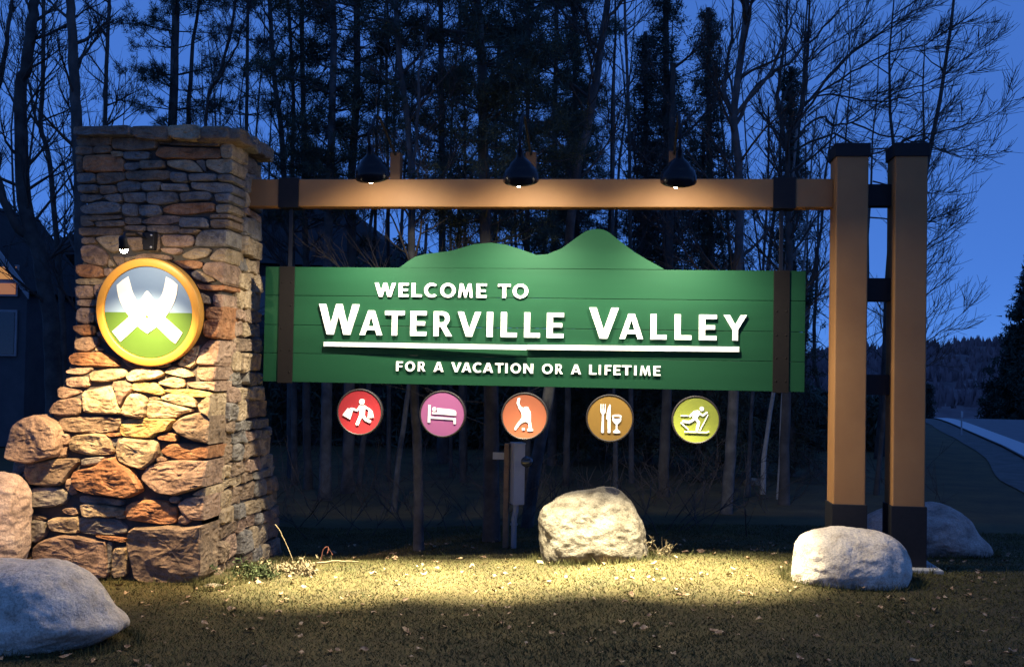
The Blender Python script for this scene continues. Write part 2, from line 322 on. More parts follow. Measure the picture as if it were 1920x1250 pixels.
# stones of the front face: colour (! = corner stone), offset, outline (x, z) in metres
STONES = [
('g',-0.1,[(-5.188,3.921),(-4.636,3.928),(-4.632,3.839),(-5.186,3.851)]),
('b',-0.1,[(-4.63,3.925),(-4.279,3.928),(-4.263,3.827),(-4.286,3.798),(-4.612,3.829)]),
('t',-0.1,[(-4.263,3.923),(-3.973,3.929),(-3.952,3.815),(-4.039,3.795),(-4.244,3.811)]),
('b!',-0.1,[(-3.952,3.921),(-3.668,3.919),(-3.619,3.86),(-3.628,3.805),(-3.943,3.803)]),
('b',0.0,[(-5.223,3.854),(-4.869,3.852),(-4.867,3.778),(-4.9,3.768),(-5.209,3.764)]),
('b',0.0,[(-4.858,3.842),(-4.43,3.829),(-4.405,3.732),(-4.635,3.716),(-4.855,3.736)]),
('b',0.0,[(-4.407,3.808),(-3.79,3.81),(-3.81,3.751),(-4.199,3.765),(-4.396,3.778)]),
('r',0.0,[(-4.395,3.75),(-3.809,3.737),(-3.807,3.643),(-4.348,3.639),(-4.425,3.671)]),
('t!',0.0,[(-3.799,3.758),(-3.725,3.799),(-3.671,3.794),(-3.667,3.648),(-3.785,3.648)]),
('b',0.0,[(-5.22,3.759),(-5.054,3.758),(-5.052,3.682),(-5.212,3.674)]),
('b',0.0,[(-5.043,3.758),(-4.878,3.762),(-4.876,3.72),(-4.887,3.704),(-5.036,3.689)]),
('t',0.0,[(-4.874,3.71),(-4.766,3.709),(-4.754,3.667),(-4.853,3.664)]),
('g',0.0,[(-4.747,3.704),(-4.492,3.703),(-4.501,3.645),(-4.588,3.63),(-4.734,3.638)]),
('r',0.0,[(-5.14,3.668),(-4.875,3.678),(-4.753,3.641),(-4.741,3.524),(-5.124,3.515)]),
('g',0.0,[(-4.739,3.596),(-4.588,3.608),(-4.577,3.556),(-4.662,3.526),(-4.728,3.535)]),
('b',0.0,[(-4.575,3.624),(-4.348,3.62),(-4.33,3.555),(-4.564,3.537)]),
('t',0.0,[(-4.31,3.623),(-4.098,3.628),(-4.021,3.586),(-3.96,3.513),(-4.073,3.515),(-4.237,3.55),(-4.308,3.576)]),
('g',0.0,[(-4.033,3.618),(-3.952,3.623),(-3.938,3.521),(-3.966,3.544)]),
('t!',0.0,[(-3.936,3.628),(-3.688,3.632),(-3.664,3.512),(-3.781,3.502),(-3.923,3.552)]),
('b',0.0,[(-5.206,3.661),(-5.149,3.665),(-5.133,3.523),(-5.202,3.515)]),
('g',0.0,[(-5.196,3.499),(-5.035,3.504),(-5.011,3.44),(-5.055,3.409),(-5.188,3.411)]),
('b',0.0,[(-5.002,3.502),(-4.733,3.509),(-4.731,3.435),(-4.966,3.398),(-5.0,3.419)]),
('b',0.0,[(-4.717,3.522),(-4.285,3.522),(-4.29,3.442),(-4.473,3.438),(-4.703,3.445)]),
('g',0.0,[(-4.277,3.511),(-4.116,3.5),(-4.101,3.408),(-4.266,3.424)]),
('g',0.0,[(-4.092,3.492),(-3.835,3.492),(-3.831,3.434),(-4.082,3.421)]),
('g!',0.0,[(-3.813,3.481),(-3.663,3.491),(-3.661,3.423),(-3.806,3.429)]),
('g',0.0,[(-5.187,3.388),(-4.994,3.393),(-4.997,3.322),(-5.174,3.319)]),
('b',0.0,[(-4.977,3.382),(-4.817,3.385),(-4.809,3.314),(-4.952,3.303)]),
('g',0.0,[(-4.804,3.414),(-4.703,3.432),(-4.571,3.419),(-4.571,3.351),(-4.667,3.33),(-4.788,3.326)]),
('g',0.0,[(-4.558,3.417),(-4.386,3.422),(-4.365,3.398),(-4.394,3.337),(-4.547,3.34)]),
('g',0.0,[(-4.355,3.4),(-4.113,3.401),(-4.09,3.337),(-4.351,3.335)]),
('g!',0.0,[(-4.076,3.417),(-3.715,3.408),(-3.66,3.377),(-3.659,3.32),(-3.798,3.323),(-4.058,3.356)]),
('g',0.0,[(-5.162,3.301),(-4.952,3.298),(-4.957,3.266),(-5.083,3.234),(-5.155,3.237)]),
('g',0.0,[(-4.946,3.287),(-4.76,3.308),(-4.75,3.235),(-4.851,3.229)]),
('g',0.0,[(-4.741,3.312),(-4.519,3.316),(-4.511,3.232),(-4.708,3.226)]),
('g',0.0,[(-4.497,3.322),(-4.22,3.322),(-4.198,3.232),(-4.38,3.209),(-4.5,3.225)]),
('g',0.0,[(-4.187,3.314),(-3.906,3.327),(-3.873,3.283),(-3.904,3.252),(-4.163,3.241)]),
('g!',0.0,[(-3.841,3.306),(-3.658,3.309),(-3.656,3.226),(-3.817,3.233)]),
('g',0.0,[(-5.159,3.187),(-4.972,3.229),(-4.796,3.224),(-4.756,3.177),(-4.771,3.129),(-5.068,3.113),(-5.14,3.134)]),
('g',0.0,[(-4.744,3.214),(-4.598,3.212),(-4.589,3.104),(-4.671,3.093),(-4.743,3.119)]),
('g',0.0,[(-4.584,3.196),(-4.39,3.201),(-4.347,3.136),(-4.419,3.088),(-4.562,3.102)]),
('r',0.0,[(-4.335,3.178),(-4.228,3.215),(-3.849,3.222),(-3.839,3.147),(-4.084,3.121),(-4.203,3.117),(-4.334,3.136)]),
('t!',0.0,[(-3.825,3.205),(-3.656,3.212),(-3.648,3.132),(-3.815,3.13)]),
('b',0.0,[(-5.156,3.1),(-4.77,3.106),(-4.746,3.076),(-4.985,3.051),(-5.14,3.059)]),
('b!',0.0,[(-3.877,3.114),(-3.643,3.119),(-3.64,3.074),(-3.876,3.076)]),
('b',0.0,[(-5.156,3.1),(-5.05,3.043),(-5.002,3.014),(-5.132,2.992)]),
('b',0.0,[(-4.994,3.04),(-4.721,3.052),(-4.71,3.001),(-4.967,2.989)]),
('b',0.0,[(-5.142,2.981),(-4.746,2.983),(-4.74,2.923),(-5.122,2.903)]),
('b',0.0,[(-4.706,3.084),(-4.56,3.077),(-4.543,3.023),(-4.695,3.017)]),
('p',0.0,[(-4.544,3.05),(-4.409,3.102),(-4.203,3.103),(-4.176,3.051),(-4.293,3.024),(-4.521,3.023)]),
('b',0.0,[(-4.71,3.004),(-4.497,3.005),(-4.502,2.943),(-4.689,2.964)]),
('b',0.0,[(-4.484,3.005),(-4.183,3.006),(-4.177,2.945),(-4.273,2.936),(-4.469,2.945)]),
('g',0.0,[(-4.172,3.083),(-3.93,3.079),(-3.881,3.01),(-3.9,2.988),(-4.16,2.993)]),
('b!',0.0,[(-3.873,3.065),(-3.682,3.066),(-3.632,2.989),(-3.857,2.986)]),
('b',0.0,[(-4.167,2.974),(-3.963,2.97),(-4.002,2.929),(-4.162,2.932)]),
('g!',0.0,[(-3.951,2.958),(-3.694,2.966),(-3.635,2.894),(-3.659,2.812),(-4.002,2.813),(-3.997,2.898)]),
('b',0.0,[(-4.709,2.94),(-4.534,2.941),(-4.51,2.915),(-4.684,2.91)]),
('t',0.0,[(-4.988,2.887),(-4.859,2.913),(-4.733,2.913),(-4.7,2.814),(-4.745,2.771),(-4.807,2.744),(-4.913,2.813)]),
('b',0.0,[(-5.114,2.884),(-5.001,2.889),(-4.971,2.834),(-5.101,2.824)]),
('b',0.0,[(-4.695,2.887),(-4.486,2.898),(-4.474,2.783),(-4.602,2.761),(-4.628,2.804)]),
('b',0.0,[(-4.476,2.927),(-4.35,2.922),(-4.335,2.758),(-4.459,2.762)]),
('p',0.0,[(-4.336,2.915),(-4.044,2.916),(-4.017,2.86),(-4.045,2.809),(-4.303,2.806)]),
('p',0.0,[(-4.323,2.788),(-4.15,2.789),(-4.125,2.754),(-4.177,2.73),(-4.298,2.753)]),
('p',0.0,[(-5.11,2.801),(-5.002,2.821),(-4.898,2.77),(-4.838,2.707),(-4.85,2.619),(-4.958,2.629),(-5.082,2.662)]),
('t',0.0,[(-4.11,2.733),(-3.979,2.795),(-3.849,2.785),(-3.875,2.715),(-3.99,2.688),(-4.099,2.701)]),
('t!',0.0,[(-3.843,2.714),(-3.774,2.786),(-3.679,2.79),(-3.611,2.747),(-3.604,2.667),(-3.71,2.664),(-3.84,2.682)]),
('b',0.0,[(-4.802,2.717),(-4.694,2.708),(-4.677,2.655),(-4.727,2.614)]),
('t',0.0,[(-4.677,2.697),(-4.576,2.717),(-4.574,2.698),(-4.656,2.655)]),
('p',0.0,[(-4.563,2.717),(-4.459,2.739),(-4.24,2.719),(-4.207,2.69),(-4.288,2.658),(-4.559,2.666)]),
('t',0.0,[(-4.82,2.683),(-4.763,2.622),(-4.822,2.608)]),
('r',0.0,[(-5.132,2.623),(-5.002,2.629),(-4.889,2.6),(-4.859,2.507),(-5.075,2.511),(-5.125,2.556)]),
('p',0.0,[(-4.866,2.59),(-4.791,2.596),(-4.785,2.527),(-4.851,2.526)]),
('r',0.0,[(-4.201,2.667),(-4.096,2.678),(-3.924,2.669),(-3.918,2.608),(-4.089,2.598)]),
('t',0.0,[(-4.018,2.555),(-3.959,2.585),(-3.771,2.494),(-3.863,2.475),(-3.972,2.503)]),
('p!',0.0,[(-3.905,2.608),(-3.869,2.656),(-3.71,2.659),(-3.642,2.621),(-3.628,2.454),(-3.76,2.505),(-3.879,2.556)]),
('t',0.0,[(-5.128,2.49),(-4.943,2.497),(-4.834,2.482),(-4.841,2.444),(-5.111,2.442)]),
('p',0.0,[(-5.13,2.421),(-4.978,2.428),(-4.943,2.388),(-4.946,2.315),(-5.095,2.31)]),
('p',0.0,[(-4.934,2.436),(-4.84,2.434),(-4.87,2.339),(-4.917,2.338)]),
('r!',0.0,[(-3.945,2.459),(-3.817,2.44),(-3.68,2.448),(-3.618,2.402),(-3.814,2.4),(-3.908,2.41)]),
('p',0.0,[(-5.099,2.295),(-4.906,2.297),(-4.902,2.234),(-5.081,2.235)]),
('t',0.0,[(-3.91,2.376),(-3.82,2.327),(-3.804,2.273),(-3.886,2.285)]),
('p!',0.0,[(-3.786,2.357),(-3.64,2.355),(-3.595,2.33),(-3.609,2.239),(-3.767,2.261)]),
('r!',0.0,[(-3.841,2.234),(-3.652,2.252),(-3.607,2.216),(-3.604,2.124),(-3.66,2.105),(-3.834,2.131)]),
('p',0.0,[(-5.073,2.214),(-4.912,2.211),(-4.893,2.085),(-4.969,2.068),(-5.079,2.096)]),
('r',0.0,[(-5.097,2.052),(-4.887,2.06),(-4.877,1.976),(-5.0,1.964),(-5.087,2.012)]),
('p',0.0,[(-5.071,1.919),(-4.987,1.945),(-4.858,1.946),(-4.849,1.871),(-4.929,1.821),(-5.059,1.824)]),
('r!',0.0,[(-3.844,2.121),(-3.682,2.123),(-3.607,2.1),(-3.6,1.962),(-3.731,1.957),(-3.835,1.974)]),
('t',0.0,[(-4.862,1.859),(-4.793,1.831),(-4.863,1.822)]),
('r',0.0,[(-5.111,1.764),(-5.056,1.799),(-4.81,1.808),(-4.731,1.779),(-4.642,1.731),(-4.614,1.682),(-4.74,1.68),(-4.997,1.681),(-5.088,1.703)]),
('t',0.0,[(-4.073,1.702),(-3.923,1.874),(-3.863,1.885),(-3.903,1.681)]),
('p!',0.0,[(-3.877,1.744),(-3.865,1.846),(-3.791,1.931),(-3.654,1.928),(-3.62,1.891),(-3.614,1.71),(-3.77,1.703),(-3.874,1.714)]),
('p',0.0,[(-5.116,1.631),(-5.056,1.655),(-4.879,1.669),(-4.874,1.645),(-4.96,1.605),(-5.101,1.61)]),
('t',0.0,[(-4.882,1.625),(-4.713,1.651),(-4.565,1.659),(-4.526,1.611),(-4.561,1.582),(-4.734,1.543),(-4.86,1.546)]),
('t',0.0,[(-4.53,1.601),(-4.458,1.656),(-4.333,1.668),(-4.204,1.655),(-4.178,1.617),(-4.253,1.578),(-4.48,1.548)]),
('t',0.0,[(-4.178,1.638),(-4.123,1.677),(-4.018,1.679),(-3.883,1.613),(-3.962,1.593),(-4.07,1.611)]),
('p!',0.0,[(-3.869,1.682),(-3.622,1.691),(-3.592,1.668),(-3.577,1.57),(-3.843,1.585)]),
('p',0.0,[(-5.097,1.568),(-4.893,1.582),(-4.87,1.49),(-5.075,1.491)]),
('t',0.0,[(-4.233,1.536),(-4.088,1.597),(-3.981,1.584),(-3.966,1.513),(-4.051,1.501)]),
('o',0.0,[(-4.454,1.531),(-4.375,1.55),(-4.235,1.534),(-4.15,1.457),(-4.184,1.428),(-4.442,1.471)]),
('p!',0.0,[(-3.952,1.549),(-3.675,1.564),(-3.589,1.548),(-3.579,1.479),(-3.652,1.487),(-3.894,1.504)]),
('o',0.0,[(-4.15,1.48),(-3.86,1.486),(-3.691,1.456),(-3.735,1.423),(-3.88,1.42),(-4.127,1.458)]),
('b',0.0,[(-4.649,2.05),(-4.418,2.048),(-4.415,1.971),(-4.645,1.967)]),
('g',0.0,[(-4.408,2.053),(-4.194,2.051),(-4.192,1.974),(-4.399,1.966)]),
('b',0.0,[(-4.184,2.051),(-3.93,2.06),(-4.0,1.905),(-4.181,1.974)]),
('b',0.0,[(-4.863,1.995),(-4.658,2.039),(-4.654,1.952),(-4.837,1.949)]),
('b',0.0,[(-4.825,1.939),(-4.515,1.954),(-4.516,1.866),(-4.698,1.863)]),
('g',0.0,[(-4.504,1.954),(-4.259,1.957),(-4.24,1.871),(-4.5,1.867)]),
('b',0.0,[(-4.238,1.958),(-4.021,1.905),(-3.943,1.865),(-4.079,1.741),(-4.229,1.871)]),
('b',0.0,[(-4.653,1.849),(-4.419,1.858),(-4.411,1.776),(-4.602,1.773)]),
('g',0.0,[(-4.403,1.858),(-4.144,1.862),(-4.114,1.781),(-4.394,1.771)]),
('b',0.0,[(-4.601,1.757),(-4.218,1.764),(-4.127,1.699),(-4.208,1.678),(-4.504,1.672)]),
('b',0.0,[(-4.905,2.359),(-4.69,2.372),(-4.679,2.226),(-4.888,2.213)]),
('g',0.0,[(-4.679,2.372),(-4.41,2.375),(-4.4,2.229),(-4.668,2.221)]),
('b',0.0,[(-4.399,2.375),(-4.152,2.373),(-4.137,2.222),(-4.383,2.224)]),
('g',0.0,[(-4.141,2.368),(-3.918,2.38),(-3.872,2.225),(-4.126,2.222)]),
('b',0.0,[(-4.892,2.197),(-4.607,2.206),(-4.592,2.066),(-4.883,2.072)]),
('g',0.0,[(-4.591,2.206),(-4.243,2.21),(-4.228,2.066),(-4.575,2.061)]),
('b',0.0,[(-4.226,2.205),(-3.871,2.215),(-3.858,2.076),(-4.212,2.066)]),
('b',0.0,[(-4.766,2.476),(-4.486,2.49),(-4.486,2.385),(-4.799,2.381)]),
('g',0.0,[(-4.476,2.49),(-4.207,2.492),(-4.143,2.388),(-4.465,2.385)]),
('b',0.0,[(-4.195,2.482),(-4.057,2.488),(-3.962,2.39),(-4.132,2.388)]),
('p',0.0,[(-5.165,1.462),(-5.135,1.483),(-4.951,1.458),(-4.946,1.435),(-5.099,1.385),(-5.143,1.395)]),
('p',0.0,[(-5.219,1.247),(-5.165,1.352),(-4.987,1.387),(-4.909,1.351),(-4.924,1.239),(-5.067,1.227)]),
('t',0.0,[(-4.919,1.448),(-4.666,1.499),(-4.606,1.446),(-4.547,1.318),(-4.534,1.255),(-4.668,1.252),(-4.83,1.257),(-4.889,1.27)]),
('p',0.0,[(-4.645,1.535),(-4.556,1.547),(-4.476,1.522),(-4.458,1.473),(-4.512,1.408),(-4.537,1.32),(-4.581,1.422)]),
('t',0.0,[(-4.517,1.303),(-4.464,1.427),(-4.389,1.433),(-4.3,1.396),(-4.304,1.236),(-4.352,1.223),(-4.513,1.246)]),
('p',-0.12,[(-5.513,0.9),(-5.475,1.117),(-5.405,1.183),(-5.265,1.23),(-5.184,1.188),(-5.076,1.126),(-5.055,0.991),(-5.069,0.872),(-5.308,0.802),(-5.499,0.837)]),
('b',0.0,[(-5.125,1.127),(-5.099,1.199),(-4.954,1.214),(-4.741,1.219),(-4.639,1.218),(-4.512,1.204),(-4.542,1.149),(-4.561,1.102),(-4.729,1.074),(-4.985,1.08),(-5.122,1.095)]),
('r',0.0,[(-4.659,1.076),(-4.536,1.079),(-4.534,1.057),(-4.608,1.049)]),
('p',0.0,[(-5.118,1.053),(-5.011,1.06),(-5.004,0.985),(-5.026,0.962),(-5.104,0.982)]),
('p',0.0,[(-5.125,0.942),(-5.026,0.951),(-5.018,0.866),(-5.083,0.848),(-5.123,0.877)]),
('t',0.0,[(-4.992,0.985),(-4.957,1.049),(-4.771,1.07),(-4.651,1.06),(-4.599,1.019),(-4.565,0.924),(-4.603,0.893),(-4.797,0.88),(-4.977,0.913)]),
('g',0.0,[(-4.596,1.026),(-4.532,1.035),(-4.536,0.981),(-4.575,0.957)]),
('t',0.0,[(-4.279,1.379),(-4.205,1.38),(-4.0,1.336),(-3.84,1.301),(-3.994,1.258),(-4.009,1.235),(-4.284,1.225)]),
('t',0.0,[(-4.274,1.405),(-4.226,1.412),(-4.166,1.391),(-4.263,1.389)]),
('t',0.0,[(-4.157,1.415),(-4.08,1.443),(-3.882,1.419),(-3.846,1.381),(-3.833,1.327),(-3.985,1.354),(-4.145,1.391)]),
('t!',-0.05,[(-3.794,1.352),(-3.757,1.385),(-3.608,1.45),(-3.537,1.421),(-3.478,1.311),(-3.482,1.241),(-3.623,1.254),(-3.765,1.289)]),
('o',0.0,[(-4.531,1.149),(-4.489,1.205),(-4.31,1.217),(-4.01,1.22),(-4.054,1.168),(-4.075,1.114),(-4.182,1.087),(-4.229,1.038),(-4.398,1.05),(-4.524,1.067)]),
('t',0.0,[(-4.543,0.941),(-4.507,1.036),(-4.371,1.023),(-4.171,1.028),(-4.151,0.887),(-4.212,0.824),(-4.282,0.766),(-4.411,0.794),(-4.508,0.846)]),
('b!',-0.04,[(-4.018,1.163),(-3.942,1.235),(-3.795,1.278),(-3.661,1.257),(-3.558,1.206),(-3.519,1.127),(-3.511,1.011),(-3.668,1.015),(-3.844,1.042),(-3.963,1.101)]),
('r',0.0,[(-4.17,1.062),(-4.065,1.095),(-3.981,1.066),(-3.984,1.02),(-4.143,1.032)]),
('r!',0.0,[(-4.134,0.927),(-4.041,1.0),(-3.857,0.996),(-3.616,0.983),(-3.574,0.981),(-3.567,0.883),(-3.691,0.885),(-3.913,0.855),(-4.047,0.882)]),
('p',0.0,[(-4.171,0.855),(-4.124,0.882),(-4.057,0.858),(-4.128,0.826)]),
('b',0.0,[(-5.367,0.751),(-5.325,0.796),(-5.084,0.834),(-4.9,0.845),(-4.897,0.808),(-4.963,0.736),(-5.026,0.614),(-5.175,0.601),(-5.344,0.613)]),
('g',0.0,[(-4.869,0.844),(-4.652,0.87),(-4.681,0.805),(-4.855,0.78)]),
('r',-0.03,[(-4.913,0.688),(-4.891,0.739),(-4.7,0.779),(-4.641,0.842),(-4.56,0.861),(-4.482,0.813),(-4.385,0.755),(-4.327,0.687),(-4.263,0.586),(-4.393,0.514),(-4.578,0.535),(-4.745,0.547),(-4.877,0.585),(-4.914,0.653)]),
('p',0.0,[(-4.991,0.655),(-4.94,0.661),(-4.924,0.589),(-4.882,0.538),(-4.953,0.52),(-4.994,0.587)]),
('g',0.0,[(-5.33,0.566),(-5.126,0.586),(-4.995,0.552),(-4.971,0.492),(-5.012,0.431),(-5.178,0.408),(-5.344,0.403),(-5.348,0.471)]),
('p',0.0,[(-5.008,0.393),(-4.89,0.41),(-4.861,0.364),(-4.895,0.343),(-4.989,0.36)]),
('g',0.0,[(-4.857,0.513),(-4.758,0.518),(-4.454,0.497),(-4.451,0.44),(-4.624,0.452),(-4.847,0.461)]),
('t',0.0,[(-4.843,0.426),(-4.79,0.452),(-4.623,0.431),(-4.421,0.411),(-4.428,0.363),(-4.581,0.336),(-4.802,0.333)]),
('b',0.0,[(-5.329,0.323),(-5.295,0.336),(-5.155,0.311),(-5.163,0.293),(-5.318,0.288)]),
('g',0.0,[(-5.329,0.244),(-5.291,0.281),(-5.163,0.283),(-5.155,0.163),(-5.232,0.092),(-5.315,0.105)]),
('t',0.0,[(-5.131,0.286),(-5.079,0.312),(-4.859,0.328),(-4.851,0.192),(-4.941,0.189),(-5.098,0.204)]),
('g',0.0,[(-4.853,0.319),(-4.506,0.322),(-4.404,0.256),(-4.4,0.199),(-4.572,0.184),(-4.838,0.193)]),
('t',0.0,[(-4.506,0.348),(-4.428,0.359),(-4.417,0.337),(-4.488,0.326)]),
('r',0.0,[(-4.698,0.168),(-4.407,0.161),(-4.405,0.121),(-4.541,0.134)]),
('p',0.0,[(-5.246,0.038),(-5.178,0.108),(-4.995,0.162),(-4.847,0.154),(-4.66,0.117),(-4.592,0.111),(-4.543,-0.185),(-4.66,-0.199),(-4.919,-0.176),(-5.225,-0.135)]),
('g',0.0,[(-4.575,0.112),(-4.524,0.109),(-4.529,0.037),(-4.54,-0.177)]),
('t',0.0,[(-4.515,0.021),(-4.492,0.067),(-4.393,0.075),(-4.387,-0.035),(-4.38,-0.171),(-4.512,-0.193)]),
('b',0.0,[(-5.399,-0.037),(-5.33,0.007),(-5.274,-0.015),(-5.271,-0.059),(-5.387,-0.08)]),
('b',0.0,[(-5.435,-0.091),(-5.259,-0.067),(-5.234,-0.179),(-5.398,-0.228)]),
('g',0.0,[(-5.441,0.644),(-5.38,0.742),(-5.358,0.611),(-5.36,0.471),(-5.39,0.505)]),
('b',0.0,[(-5.381,0.444),(-5.35,0.392),(-5.336,0.244),(-5.331,0.105),(-5.343,0.069)]),
('g',0.0,[(-5.506,0.818),(-5.389,0.786),(-5.386,0.751),(-5.452,0.661),(-5.512,0.694)]),
('p!',-0.02,[(-4.284,0.696),(-4.23,0.791),(-4.069,0.839),(-3.915,0.852),(-3.679,0.854),(-3.596,0.834),(-3.571,0.734),(-3.573,0.639),(-3.646,0.646),(-3.841,0.59),(-3.965,0.552),(-4.118,0.565),(-4.234,0.646)]),
('r',0.0,[(-4.411,0.431),(-4.351,0.474),(-4.224,0.491),(-4.051,0.492),(-4.012,0.45),(-3.95,0.443),(-3.943,0.309),(-4.067,0.288),(-4.405,0.327)]),
('p',0.0,[(-4.015,0.521),(-3.973,0.542),(-3.919,0.524),(-3.941,0.482),(-4.005,0.487)]),
('p!',0.0,[(-3.93,0.472),(-3.844,0.524),(-3.638,0.548),(-3.556,0.533),(-3.522,0.366),(-3.672,0.344),(-3.798,0.34),(-3.89,0.395)]),
('t!',0.0,[(-3.817,0.553),(-3.724,0.609),(-3.634,0.618),(-3.58,0.62),(-3.577,0.584),(-3.683,0.55)]),
('p',0.0,[(-3.915,0.351),(-3.882,0.381),(-3.8,0.338),(-3.85,0.299),(-3.912,0.308)]),
('b!',0.0,[(-3.66,0.324),(-3.618,0.342),(-3.503,0.346),(-3.501,0.315),(-3.65,0.302)]),
('b!',-0.03,[(-4.369,0.108),(-4.341,0.254),(-4.143,0.26),(-3.999,0.278),(-3.872,0.261),(-3.621,0.295),(-3.563,0.295),(-3.543,0.273),(-3.535,0.035),(-3.531,-0.135),(-3.757,-0.22),(-4.072,-0.223),(-4.282,-0.197)]),
]
CREST = [(-2.169,2.669),(-2.093,2.729),(-2.011,2.78),(-1.913,2.806),(-1.675,2.836),(-1.555,2.87),(-1.453,2.901),(-1.287,2.917),(-1.147,2.9),(-1.009,2.858),(-0.852,2.803),(-0.748,2.812),(-0.616,2.867),(-0.544,2.919),(-0.468,2.977),(-0.4,3.025),(-0.344,3.045),(-0.284,3.051),(-0.224,3.043),(-0.169,3.016),(-0.049,2.922),(0.067,2.835),(0.182,2.767),(0.336,2.684)]
LETTERS = [[('W',-2.398,-2.191),('E',-2.163,-2.065),('L',-2.04,-1.938),('C',-1.917,-1.794),('O',-1.763,-1.612),('M',-1.591,-1.447),('E',-1.417,-1.315),('T',-1.211,-1.088),('O',-1.07,-0.921)],[('W',-2.941,-2.537),('A',-2.537,-2.309),('T',-2.291,-2.097),('E',-2.045,-1.884),('R',-1.82,-1.633),('V',-1.591,-1.363),('I',-1.312,-1.249),('L',-1.178,-1.02),('L',-0.957,-0.802),('E',-0.744,-0.579),('V',-0.352,-0.066),('A',-0.066,0.162),('L',0.221,0.377),('L',0.443,0.603),('E',0.665,0.833),('Y',0.888,1.108)],[('F',-2.174,-2.107),('O',-2.087,-1.989),('R',-1.963,-1.886),('A',-1.814,-1.712),('V',-1.643,-1.544),('A',-1.544,-1.447),('C',-1.437,-1.351),('A',-1.34,-1.239),('T',-1.224,-1.143),('I',-1.128,-1.103),('O',-1.077,-0.977),('N',-0.957,-0.861),('O',-0.781,-0.678),('R',-0.656,-0.581),('A',-0.511,-0.411),('L',-0.34,-0.267),('I',-0.25,-0.228),('F',-0.195,-0.13),('E',-0.114,-0.045),('T',-0.037,0.057),('I',0.078,0.103),('M',0.131,0.233),('E',0.255,0.324)]]
# ------------------------------------------------------------------ stone pillar
def prof(z): return float(np.interp(z, [-.4, .5, 1.4, 1.7, 3.1, 4.5], [-.90, -.85, -.75, -.65, -.42, -.42]))
def yback(z): return float(np.interp(z, [-.4, .4, .8, 1.2, 1.9, 2.4, 4.5], [1.2, 1.1, .95, .68, .46, .43, .43]))
XR = -3.685
def xleft(z): return float(np.interp(z, [-.4, .0, .7, 1.3, 1.7, 2., 4.5], [-5.5, -5.42, -5.34, -5.2, -5.13, -5.12, -5.17]))
def chaikin(P, n=2, q=.2):
    for _ in range(n):
        Q = []
        for a, b in zip(P, P[1:]+P[:1]):
            Q.append((a[0]*(1-q)+b[0]*q, a[1]*(1-q)+b[1]*q)); Q.append((a[0]*q+b[0]*(1-q), a[1]*q+b[1]*(1-q)))
        P = Q
    return P
def stone_mesh(poly, to3, depth, seed, proud=0., rough=1.):
    rnd = random.Random(seed)
    P = []
    for a, b in zip(poly, poly[1:]+poly[:1]):          # break long edges so that they can wander
        L = math.dist(a, b); k = max(1, int(L/.11))
        for i in range(k):
            t = i/k; P.append((a[0]*(1-t)+b[0]*t + (rnd.uniform(-1, 1)*.006 if i else 0), a[1]*(1-t)+b[1]*t + (rnd.uniform(-1, 1)*.006 if i else 0)))
    P = chaikin(P, 1, .18)
    cx = sum(p[0] for p in P)/len(P); cz = sum(p[1] for p in P)/len(P)
    P = [(p[0]+(p[0]-cx)*.010/(math.dist(p, (cx, cz))+.01), p[1]+(p[1]-cz)*.010/(math.dist(p, (cx, cz))+.01)) for p in P]   # tight joints
    rmin = min(math.dist(p, (cx, cz)) for p in P)
    def inset(d):
        Q = []
        for p in P:
            L = math.dist(p, (cx, cz)) + 1e-6; t = min(d, L*.5)/L
            Q.append((p[0]+(cx-p[0])*t, p[1]+(cz-p[1])*t))
        return Q
    bulge = min(.032, .28*rmin)
    tx, tz = rnd.uniform(-.1, .1), rnd.uniform(-.12, .08)
    e = min(.022, .3*rmin)
    rings = [(P, -depth), (P, -.012), (inset(e*.35), bulge*.62), (inset(e), bulge*.95)]
    for f in (.14, .3, .48, .66, .84):
        rings.append(([(p[0]+(cx-p[0])*f, p[1]+(cz-p[1])*f) for p in inset(e)], bulge))
    V = []; F = []; n = len(P)
    for k, (Q, d) in enumerate(rings):
        for p in Q:
            dd = d+proud
            if k > 1:
                w = min(1, (k-1)/2)
                s = Vector((p[0]*7+seed*3.1, p[1]*9, seed*1.7))
                s2 = Vector((p[0]*3+seed*1.3, p[1]*4, seed*.7))
                dd += w*((tx*(p[0]-cx)+tz*(p[1]-cz)) + rough*(.022*noise.noise(s)+.022*noise.noise(s2) + .013*abs(noise.noise(s*2.3)) + .007*noise.noise(s*5.1)))
            V.append(to3(p[0], p[1], dd))
    for k in range(len(rings)-1):
        for i in range(n): F.append((k*n+i, k*n+(i+1) % n, (k+1)*n+(i+1) % n, (k+1)*n+i))
    V.append(to3(cx, cz, bulge+proud)); k = len(rings)-1
    for i in range(n): F.append((k*n+i, k*n+(i+1) % n, len(V)-1))
    me = mesh('stone', V, F, False)
    return me
pillar = empty('stone_pillar', (-4.4, -.1, -.25), 'tall fieldstone pillar with flared base carrying the round emblem', 'pillar')
for k, (c, off, poly) in enumerate(STONES):
    corner = '!' in c; c = c[0]
    mx = max(p[0] for p in poly)
    if mx > -3.85: corner = True
    if corner:                                            # corner stones reach exactly to the right face
        poly = [(min(p[0], XR-.0) if p[0] > XR-.10 else p[0], p[1]) for p in poly]
    area = abs(sum(a[0]*b[1]-b[0]*a[1] for a, b in zip(poly, poly[1:]+poly[:1])))/2
    pr = random.Random(k).uniform(-.012, .018) + (.015 if area > .08 else 0)
    me = stone_mesh(poly, lambda u, v, d, o=off: (u, prof(v)+o-d, v), .40 if corner else .2, k, pr, 1.2 if area > .05 else .8)
    link('stone', me, pillar, STONE[c])
_rnd = random.Random(5)
